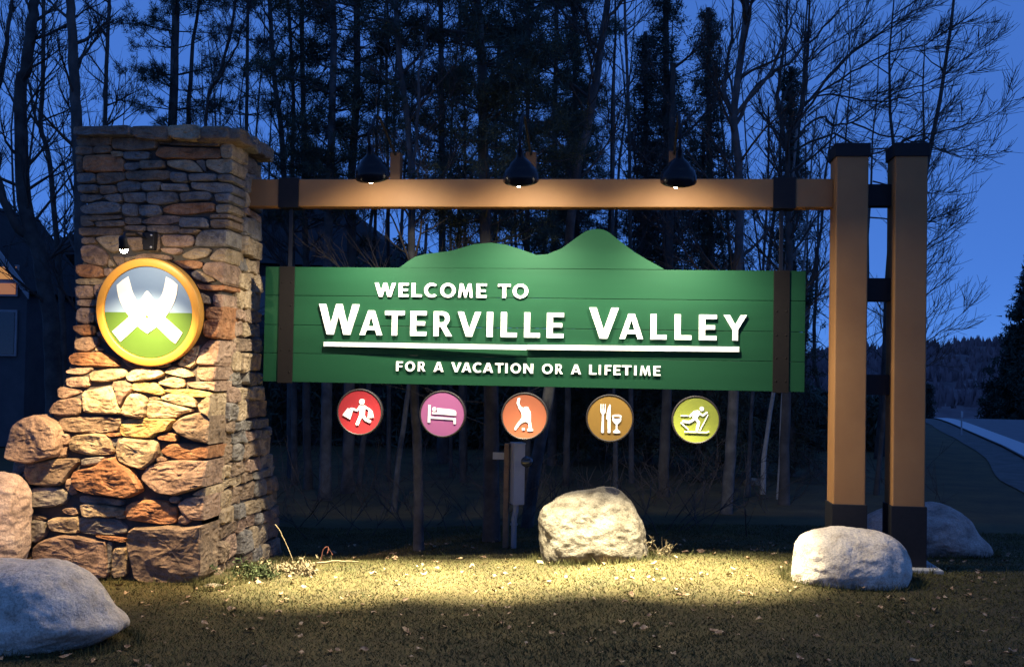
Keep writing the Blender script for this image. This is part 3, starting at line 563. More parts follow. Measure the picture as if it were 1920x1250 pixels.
def courses(side):
    z = -.3; row = 0
    while z < 3.72:
        h = _rnd.uniform(.10, .24) if z < 1.2 else _rnd.uniform(.09, .20)
        h = min(h, 3.75-z)
        y = (prof(z)+.33) if side > 0 else prof(z)+.14
        ye = yback(z+h/2)
        while y < ye-.05:
            w = _rnd.uniform(.20, .52)*(1.25 if side < 0 else 1)
            if ye-(y+w) < .14: w = ye-y
            j = lambda s=.022: _rnd.uniform(-s, s)
            g = .008
            poly = [(y+g, z+g+j()), (y+w*.5, z+g+j()), (y+w-g, z+g+j()), (y+w-g, z+h*.5), (y+w-g-abs(j()), z+h-g+j()), (y+w*.5, z+h-g+j()), (y+g+abs(j()), z+h-g+j())]
            if side < 0: poly = poly[::-1]
            sd = _rnd.random()*100
            f = (lambda u, v, d: (XR+d-.012, u, v)) if side > 0 else (lambda u, v, d: (xleft(v)-d+.05, u, v))
            yield poly, f, sd
            y += w
        z += h; row += 1
n_side = 0
for side in (1, -1):
    for poly, f, sd in courses(side):
        me = stone_mesh(poly, f, .2, sd, _rnd.uniform(-.015, .03))
        link('stone', me, pillar, STONE[_rnd.choice('tttggpbb' if side > 0 else 'gbpb')]); n_side += 1
y = -.52                                                    # cap stones over the right face
while y < .40:
    w = min(_rnd.uniform(.22, .36), .46-y)
    poly = [(y+.006, 3.79), (y+w*.5, 3.775), (y+w-.006, 3.79), (y+w-.006, 3.90), (y+w*.5, 3.915), (y+.006, 3.905)]
    link('stone', stone_mesh(poly, lambda u, v, d: (XR+d+.09, u, v), .4, y*50, .0), pillar, STONE[_rnd.choice('gtb')]); y += w; n_side += 1
def core():
    zs = np.linspace(-.45, 3.78, 24); V = []; F = []
    for z in zs:
        a, b, c, d = xleft(z)+.035, XR-.04, prof(z)+.035, yback(z)-.05
        V += [(a, c, z), (b, c, z), (b, d, z), (a, d, z)]
    for k in range(len(zs)-1):
        for i in range(4): F.append((4*k+i, 4*k+(i+1) % 4, 4*k+4+(i+1) % 4, 4*k+4+i))
    F.append(tuple(range(len(V)-4, len(V))))
    link('mortar_core', mesh('mortar_core', V, F), pillar, M_MORTAR)
    box('cap_slab', -5.1, XR+.05, -.42, .5, 3.785, 3.885, STONE['b'], pillar, .02)
core()

# ------------------------------------------------------------------ round emblem on the pillar
emb = empty('emblem_sign', (-4.376, -.74, 2.186), 'round gold rimmed emblem with white crossed ribbon mounted on the pillar', 'emblem')
EMX, EMZ = -4.288, 2.176
_tilt = Matrix.Translation((EMX, -.77, EMZ)) @ Matrix.Rotation(R(8.5), 4, 'X')   # leans with the batter
EMS = .955
_tilt = _tilt @ Matrix.Scale(EMS, 4)
def circle(r, n=64, a0=0, a1=2*math.pi, cx=0, cz=0, ez=1.):
    return [(cx+r*math.cos(a0+(a1-a0)*i/n), cz+ez*r*math.sin(a0+(a1-a0)*i/n)) for i in range(n)]
ring = lathe('ring', [(.436, .0), (.436, .036), (.440, .041), (.448, .044), (.500, .044), (.509, .040), (.513, .032), (.513, -.06), (.3, -.06)], 96, _tilt @ Matrix.Rotation(R(90), 4, 'X'))
link('ring', ring, emb, M_RING)
def eflat(name, polys, ext, y, m):
    me = flat_mesh(name, polys, ext); me.transform(_tilt @ Matrix.Translation((0, y, 0))); return link(name, me, emb, m)
up = [(.43*math.cos(a), .43*math.sin(a)) for a in np.linspace(0, math.pi, 40)]
dn = [(.43*math.cos(a), .43*math.sin(a)) for a in np.linspace(math.pi, 2*math.pi, 40)]
eflat('sky_half', [up], .04, -.005, M_EBLUE); eflat('grass_half', [dn], .04, -.005, M_EGREEN)
_w = [(500,370),(507,400),(515,430),(526,480),(540,530),(560,578),(582,620),(620,562),(655,507),(668,500),(681,507),(715,560),(750,608),(778,576),(800,540),(818,495),(830,450),(840,410),(848,370),(905,402),(950,440),(945,490),(935,540),(915,593),(890,640),(860,690),(825,738),(850,765),(880,790),(930,836),(978,878),(945,930),(910,978),(880,956),(850,930),(796,876),(745,825),(700,858),(655,890),(610,858),(565,822),(522,862),(480,900),(440,936),(402,968),(365,920),(330,875),(375,838),(420,800),(460,767),(495,735),(465,694),(440,650),(418,602),(400,550),(392,500),(390,450),(445,405)]
eflat('ribbon_mark', [[((x-668)/468*.5, (698-y)/487*.505) for x, y in _w], circle(.016, 12, cx=-.0118, cz=-.0415)], .006, -.030, M_WHITE)

# ------------------------------------------------------------------ spot lamp on the pillar
sp = empty('wall_spotlight', (-4.44, -.50, 2.86), 'small lit black spotlight on an arm above the emblem', 'spotlight')
s_ = Soup(); s_.tube([(-4.44, -.42, 2.86), (-4.44, -.62, 2.875), (-4.36, -.95, 2.875), (-4.22, -1.42, 2.81), (-4.18, -1.53, 2.745)], .011, 8)
link('arm', s_.mesh('arm', True), sp, M_BLACK)
_ax = Vector((-.08, .45, -.85)).normalized()
_q = Matrix.Translation((-4.17, -1.545, 2.70)) @ _ax.to_track_quat('-Z', 'Y').to_matrix().to_4x4()
link('lamp_head', lathe('lamp_head', [(.001, .07), (.025, .068), (.034, .05), (.036, .0), (.042, -.035), (.037, -.036), (.033, -.01), (.001, .0)], 24, _q), sp, M_BLACK)
link('bulb', lathe('bulb', [(.0005, -.02), (.022, -.028), (.033, -.048), (.024, -.070), (.0005, -.080)], 16, _q), sp, M_BULB)
box('wall_plate', -4.49, -4.40, -.53, -.47, 2.82, 2.93, M_BLACK, sp, .004)
ld = D.lights.new('spot_bulb', 'SPOT'); ld.energy = E_PILLAR; ld.color = (1.0, .78, .48); ld.spot_size = R(172); ld.spot_blend = .3; ld.shadow_soft_size = .02
lo = D.objects.new('spot_bulb_light', ld); COL.objects.link(lo); lo.parent = sp
lo.matrix_world = Matrix.Translation(Vector((-4.177, -1.50, 2.622))-sp.location) @ Vector((-.08, .42, -.90)).to_track_quat('-Z', 'Y').to_matrix().to_4x4()
ld = D.lights.new('spot_beam', 'SPOT'); ld.energy = E_PBEAM; ld.color = (1.0, .70, .35); ld.spot_size = R(88); ld.spot_blend = 1.0; ld.shadow_soft_size = .03
lo = D.objects.new('spot_beam_light', ld); COL.objects.link(lo); lo.parent = sp
lo.matrix_world = Matrix.Translation(Vector((-4.180, -1.495, 2.618))-sp.location) @ Vector((-.13, .44, -.88)).to_track_quat('-Z', 'Y').to_matrix().to_4x4()
pl = empty('wall_bracket', (-4.41, -.53, 2.84), 'unlit black rectangular bracket plate right of the lit spotlight', 'bracket')
box('plate', -4.467, -4.360, -.565, -.48, 2.765, 2.925, M_BLACK, pl, .006)
for zz in (2.79, 2.90):
    link('bolt', lathe('bolt', [(.0005, .012), (.008, .01), (.011, .0)], 10, Matrix.Translation((-4.385, -.565, zz)) @ Matrix.Rotation(R(90), 4, 'X')), pl, M_GALV)

# ------------------------------------------------------------------ timber frame
fr = empty('timber_frame', (2.27, 0, 0), 'orange timber frame of twin square posts and long crossbeam', 'sign frame')
box('beam', -3.80, 1.872, .0, .17, 3.258, 3.523, M_ORANGE, fr, .008)
for x0, x1 in ((-3.371, -3.169), (1.329, 1.531)):
    box('beam_collar', x0, x1, -.012, .182, 3.246, 3.535, M_BLACK, fr, .004)
for xa, z0 in ((1.872, .0), (2.388, .0)):
    p = box('post', xa, xa+.283, -.13, .17, -.2, 3.715, M_ORANGE, fr, .010)
    box('post_cap', xa-.016, xa+.299, -.146, .186, 3.70, 3.822, M_BLACK, fr, .006)
    box('post_sleeve', xa-.014, xa+.297, -.144, .184, -.15, .568, M_BLACK, fr, .006)
box('base_plate', 2.30, 2.80, -.26, .30, -.03, .03, M_CONC, fr, .01)
for z0, z1 in ((3.275, 3.475), (2.405, 2.615), (1.55, 1.735)):
    box('spacer_block', 2.153, 2.390, .01, .15, z0, z1, M_BLACK, fr, .004)

# ------------------------------------------------------------------ welcome board
sg = empty('welcome_sign', (-.92, .0, 1.56), 'green plank welcome board with white raised lettering hung from the beam', 'sign')
_z = [1.561, 1.838, 2.112, 2.396, 2.6745]
for k in range(4):
    box('plank', -3.482, 1.631, .0, .06, _z[k]+.0022, _z[k+1]-.0022, M_GREEN, sg, .0025)
me = flat_mesh('crest_plank', [CREST+[(.336, 2.6775), (-2.169, 2.6775)][::1]], .06); me.transform(Matrix.Translation((0, .03, 0)))
link('crest_plank', me, sg, M_GREEN)
for x0, x1 in ((-3.337, -3.189), (1.343, 1.488)):
    box('strap', x0, x1, -.012, -.001, 1.552, 2.676, M_STRAP, sg, .002)
    box('hanger_bar', (x0+x1)/2-.018, (x0+x1)/2+.018, .062, .09, 1.56, 3.26, M_SHADE, sg, .003)
    for zz in (1.66, 1.87, 2.08, 2.30, 2.52):
        for xx in (x0+.03, x1-.03):
            if random.Random(zz*xx).random() < .7:
                link('bolt', lathe('bolt', [(.0005, .006), (.006, .005), (.008, .0)], 8, Matrix.Translation((xx, -.012, zz)) @ Matrix.Rotation(R(90), 4, 'X')), sg, M_STRAP)
def arc(cx, cy, rx, ry, a0, a1, n): return [(cx+rx*math.cos(R(a0+(a1-a0)*i/n)), cy+ry*math.sin(R(a0+(a1-a0)*i/n))) for i in range(n+1)]
GLY = {
 'I': (.26, [[(0,0),(.26,0),(.26,1),(0,1)]]),
 'L': (.68, [[(0,0),(.68,0),(.68,.2),(.26,.2),(.26,1),(0,1)]]),
 'E': (.66, [[(0,0),(.66,0),(.66,.19),(.25,.19),(.25,.41),(.6,.41),(.6,.595),(.25,.595),(.25,.81),(.66,.81),(.66,1),(0,1)]]),
 'F': (.64, [[(0,0),(.25,0),(.25,.39),(.58,.39),(.58,.575),(.25,.575),(.25,.81),(.64,.81),(.64,1),(0,1)]]),
 'T': (.84, [[(.293,0),(.547,0),(.547,.8),(.84,.8),(.84,1),(0,1),(0,.8),(.293,.8)]]),
 'A': (1.0, [[(0,0),(.255,0),(.325,.2),(.675,.2),(.745,0),(1,0),(.64,1),(.36,1)], [(.39,.375),(.5,.72),(.61,.375)]]),
 'V': (1.0, [[(0,1),(.265,1),(.5,.33),(.735,1),(1,1),(.635,0),(.365,0)]]),
 'W': (1.4, [[(0,1),(.255,1),(.42,.38),(.59,1),(.81,1),(.98,.38),(1.145,1),(1.4,1),(1.11,0),(.85,0),(.7,.58),(.55,0),(.29,0)]]),
 'Y': (.98, [[(.365,0),(.615,0),(.615,.42),(.98,1),(.70,1),(.49,.64),(.28,1),(0,1),(.365,.42)]]),
 'M': (1.12, [[(0,0),(.225,0),(.285,.6),(.495,0),(.625,0),(.835,.6),(.895,0),(1.12,0),(.99,1),(.75,1),(.56,.44),(.37,1),(.13,1)]]),
 'N': (.86, [[(0,0),(.24,0),(.24,.6),(.62,0),(.86,0),(.86,1),(.62,1),(.62,.4),(.24,1),(0,1)]]),
 'O': (1.05, [arc(.525,.5,.525,.52,0,360,40)[:-1], arc(.525,.5,.275,.31,0,360,32)[:-1]]),
 'C': (.88, [arc(.52,.5,.52,.52,46,314,32)+arc(.55,.5,.29,.31,308,52,26)]),
 'R': (.86, [[(0,0),(.25,0),(.25,.37),(.32,.37),(.565,0),(.86,0),(.57,.42)]+arc(.42,.70,.30,.30,-50,90,14)+[(0,1)], [(.25,.565)]+arc(.37,.695,.135,.13,-90,90,10)+[(.25,.825)]]),
}
GM = {g: flat_mesh('letter', p, 1.0, -.014) for g, (w, p) in GLY.items()}
HZ = [(2.392, 2.527, (), .018), (2.021, 2.262, {0: 2.320, 10: 2.317}, .024), (1.686, 1.780, (), .015)]
for ln, (z0, z1, big, dep) in zip(LETTERS, HZ):
    for k, (ch, x0, x1) in enumerate(ln):
        h = (big[k] if big and k in big else z1) - z0
        o = link('letter', GM[ch], sg, None)
        if not GM[ch].materials: GM[ch].materials.append(M_WHITE)
        o.scale = ((x1-x0)/GLY[ch][0], dep, h)
        o.location = (x0, -dep/2-.004, z0)
_b = mesh('underline_bar', [(-2.879,-.035,1.911),(-.924,-.085,1.906),(-.924,-.085,1.951),(-2.879,-.035,1.952),(-2.879,-.008,1.911),(-.924,-.055,1.906),(-.924,-.055,1.951),(-2.879,-.008,1.952)],
          [(0,1,2,3),(7,6,5,4),(0,4,5,1),(1,5,6,2),(2,6,7,3),(3,7,4,0)])
link('underline_bar', _b, sg, M_WHITE)
_b = mesh('underline_bar', [(-.921,-.04,1.911),(1.035,-.034,1.920),(1.035,-.034,1.967),(-.921,-.04,1.955),(-.921,-.008,1.911),(1.035,-.006,1.920),(1.035,-.006,1.967),(-.921,-.008,1.955)],
          [(0,1,2,3),(7,6,5,4),(0,4,5,1),(1,5,6,2),(2,6,7,3),(3,7,4,0)])
link('underline_bar', _b, sg, M_WHITE)

# ------------------------------------------------------------------ five activity discs under the board
def cap(a, b, r, n=10):
    ang = math.atan2(b[1]-a[1], b[0]-a[0])
    return [(b[0]+r*math.cos(ang-math.pi/2+math.pi*i/n), b[1]+r*math.sin(ang-math.pi/2+math.pi*i/n)) for i in range(n+1)] + \
           [(a[0]+r*math.cos(ang+math.pi/2+math.pi*i/n), a[1]+r*math.sin(ang+math.pi/2+math.pi*i/n)) for i in range(n+1)]
def stroke(pts, w): return [('p', cap(a, b, w/2)) for a, b in zip(pts[:-1], pts[1:])]
def dot(c, r): return [('p', [(c[0]+r*math.cos(2*math.pi*i/20), c[1]+r*math.sin(2*math.pi*i/20)) for i in range(20)])]
def pol(*p): return [('p', list(p))]
ICON = [
 ((268,270,200), dot((290,170),27)+pol((262,205),(320,205),(324,240),(318,305),(270,305),(264,240))+stroke([(272,214),(245,255),(198,236)],17)+stroke([(314,212),(374,250)],19)
   +stroke([(285,295),(250,380)],31)+stroke([(302,295),(325,332),(368,354)],28)+pol((152,235),(206,256),(180,340),(105,300))+stroke([(172,242),(186,230),(202,250)],5)+pol((354,258),(394,252),(408,318),(350,320))+stroke([(362,260),(372,246),(386,256)],5)),
 ((1060,285,200), pol((924,200),(948,203),(946,368),(921,366))+pol((947,308),(1190,320),(1190,375),(1167,375),(1167,338),(946,328))+dot((982,240),20)+pol((1010,228),(1150,240),(1184,250),(1192,268),(1192,297),(1010,286))+pol((962,268),(1012,270),(1012,288),(960,286))),
 ((272,252,168), pol((217,112),(232,108),(236,120),(228,150),(242,175),(262,188),(272,180),(288,177),(302,182),(308,200),(318,215),(322,250),(322,280),(330,345),(342,352),(340,365),(300,368),(294,352),(308,345),(303,305),(280,292),(255,303),(232,325),(215,347),(208,360),(195,358),(198,340),(215,310),(235,285),(252,260),(248,225),(225,190),(208,150))+pol((254,345),(276,343),(277,361),(255,362))),
 ((938,268,170), stroke([(867,160),(867,205)],8)+stroke([(884,160),(884,205)],8)+stroke([(901,160),(901,205)],8)+pol((862,200),(906,200),(902,225),(891,238),(893,380),(886,384),(878,384),(871,380),(876,238),(866,225))+pol((936,157),(943,165),(945,380),(934,384),(922,380),(920,280),(910,275),(912,230),(922,185))
   +pol((955,245),(975,237),(1012,237),(1030,245),(1026,285),(1008,308),(999,314),(999,350),(1022,370),(1020,380),(990,384),(965,380),(965,370),(985,350),(985,314),(974,306),(959,285))+[('h', [(992+26*math.cos(2*math.pi*i/20), 257+6*math.sin(2*math.pi*i/20)) for i in range(20)])]),
 ((1612,285,175), dot((1657,195),18)+pol((1590,213),(1625,205),(1642,215),(1642,240),(1622,270),(1634,300),(1610,292),(1598,284),(1580,262),(1600,232))+stroke([(1598,220),(1564,254)],17)+stroke([(1494,253),(1548,253)],9)+stroke([(1638,230),(1665,248),(1697,223)],15)+stroke([(1706,242),(1646,364)],8)
   +stroke([(1604,274),(1562,302),(1512,298)],20)+stroke([(1494,310),(1550,360)],9)+stroke([(1612,275),(1634,303),(1621,360)],22)+stroke([(1526,380),(1698,382),(1712,374)],10)),
]
DISC_L = ['red disc with a white shopper carrying bags under the board', 'pink disc with a white sleeper in bed under the board', 'terracotta disc with a white swinging skater under the board',
          'ochre disc with white fork, knife and wine glass under the board', 'lime green disc with a white cross country skier under the board']
for k, (x, z) in enumerate(((-2.523, 1.287), (-1.72, 1.287), (-.938, 1.284), (-.139, 1.283), (.654, 1.286))):
    d = empty('activity_disc', (x, .03, z), DISC_L[k], 'disc sign', 'round activity discs hanging below the welcome board')
    R1 = .208
    link('rim', lathe('rim', [(.3*R1, -.028), (R1*1.075, -.028), (R1*1.075, .022), (R1*1.055, .030), (R1*1.0, .030), (R1*.985, .012)], 56, Matrix.Translation((x, .03, z)) @ Matrix.Rotation(R(90), 4, 'X')), d, M_RIM)
    me = flat_mesh('face', [circle(R1*.997, 56)], .02); me.transform(Matrix.Translation((x, .014, z))); link('face', me, d, M_DISC[k])
    (cx, cy, rr), shapes = ICON[k]
    V = []; F = []; mi = []
    for j, (kind, pts) in enumerate(shapes):
        m2 = flat_mesh('i', [[((a-cx)/rr*R1*.97, (cy-b)/rr*R1*.97) for a, b in pts]], .004)
        n0 = len(V); V += [(v.co.x+x, v.co.y-.0005-.0004*j + (.0 if kind == 'p' else -.004), v.co.z+z) for v in m2.vertices]
        for p in m2.polygons: F.append(tuple(i+n0 for i in p.vertices)); mi.append(0 if kind == 'p' else 1)
        D.meshes.remove(m2)
    me = mesh('pictogram', V, F); o = link('pictogram', me, d, [M_WHITE, M_DISC[k]])
    me.polygons.foreach_set('material_index', mi)
    box('hanger', x-.02, x+.02, .062, .075, z+.1, 1.70, M_BLACK, d, .002)

# ------------------------------------------------------------------ barn lamps
LAMP_L = ['black barn lamp over the WELCOME end of the board', 'black barn lamp at the middle of the beam', 'black barn lamp over the VALLEY end of the board']
for k, (lx, lz, by) in enumerate(((-2.235, 3.385, 3.79), (-.925, 3.355, 3.79), (.423, 3.345, 3.79))):
    lp = empty('barn_lamp', (lx, .08, 3.523), LAMP_L[k], 'lamp', 'barn lamps along the crossbeam')
    box('mount_block', lx-.05, lx+.05, .03, .15, 3.525, by, M_STUB, lp, .006)
    ax = Vector((0, math.sin(R(TILT)), -math.cos(R(TILT))))
    c = Vector((lx, -.85, lz))
    M = Matrix.Translation(c) @ ax.to_track_quat('-Z', 'Y').to_matrix().to_4x4()
    pr = [(.016, .30), (.026, .275), (.033, .215), (.044, .20), (.060, .185), (.082, .165), (.096, .145), (.100, .130), (.122, .112), (.140, .085), (.150, .05), (.154, .018), (.155, .0), (.150, .0), (.148, .018), (.143, .05), (.132, .082), (.10, .12), (.07, .15), (.02, .18)]
    link('shade', lathe('shade', pr, 40, M), lp, M_SHADE)
    top = M @ Vector((0, 0, .30)); t2 = M @ Vector((0, 0, .40))
    s_ = Soup()
    P = [top, t2]
    e = Vector((lx, .09, by-.04))
    mid = [Vector((lx, -.88, 3.86)), Vector((lx, -.80, 3.94)), Vector((lx, -.65, 3.96)), Vector((lx, -.4, 3.90)), Vector((lx, -.1, 3.80))]
    s_.tube([tuple(v) for v in P+mid+[e]], .013, 8)
    link('gooseneck_arm', s_.mesh('gooseneck_arm', True), lp, M_BLACK)
    link('bulb', lathe('bulb', [(.0005, .0), (.02, .008), (.030, .03), (.022, .06), (.014, .1)], 16, M @ Matrix.Translation((-.02, 0, -.060))), lp, M_BULBW)
    ld = D.lights.new('lamp_bulb', 'SPOT'); ld.energy = E_LAMP; ld.color = (1.0, .91, .70); ld.spot_size = R(SPOT); ld.spot_blend = .5; ld.shadow_soft_size = .03
    lo = D.objects.new('lamp_bulb_light', ld); COL.objects.link(lo); lo.parent = lp
    lo.matrix_world = Matrix.Translation(c + ax*.10 - lp.location) @ Vector((0, math.sin(R(TILT_L)), -math.cos(R(TILT_L)))).to_track_quat('-Z', 'Y').to_matrix().to_4x4()
    lb = D.lights.new('lamp_reflector_beam', 'SPOT'); lb.energy = E_BEAM; lb.color = (1.0, .89, .62); lb.spot_size = R(BEAM_SZ); lb.spot_blend = BEAM_BL; lb.shadow_soft_size = .05
    lo = D.objects.new('lamp_reflector_beam', lb); COL.objects.link(lo); lo.parent = lp
    lo.matrix_world = Matrix.Translation(c + ax*.105 - lp.location) @ Vector((AIM_X[k], math.sin(R(TILT_B)), -math.cos(R(TILT_B)))).to_track_quat('-Z', 'Y').to_matrix().to_4x4()
    lm = D.lights.new('lamp_wide_beam', 'SPOT'); lm.energy = E_WIDE; lm.color = (1.0, .91, .70); lm.spot_size = R(106); lm.spot_blend = 1.; lm.shadow_soft_size = .04
    lo = D.objects.new('lamp_wide_beam', lm); COL.objects.link(lo); lo.parent = lp
    lo.matrix_world = Matrix.Translation(c + ax*.105 - lp.location) @ Vector((AIM_W[k], math.sin(R(28)), -math.cos(R(28)))).to_track_quat('-Z', 'Y').to_matrix().to_4x4()
    la = D.lights.new('lamp_shade_glow', 'AREA'); la.shape = 'DISK'; la.size = .26; la.energy = E_GLOW; la.color = (1.0, .88, .64)
    lo = D.objects.new('lamp_shade_glow', la); COL.objects.link(lo); lo.parent = lp
    lo.matrix_world = Matrix.Translation(c + ax*.115 - lp.location) @ Vector((0, -.12, -1)).to_track_quat('-Z', 'Y').to_matrix().to_4x4()

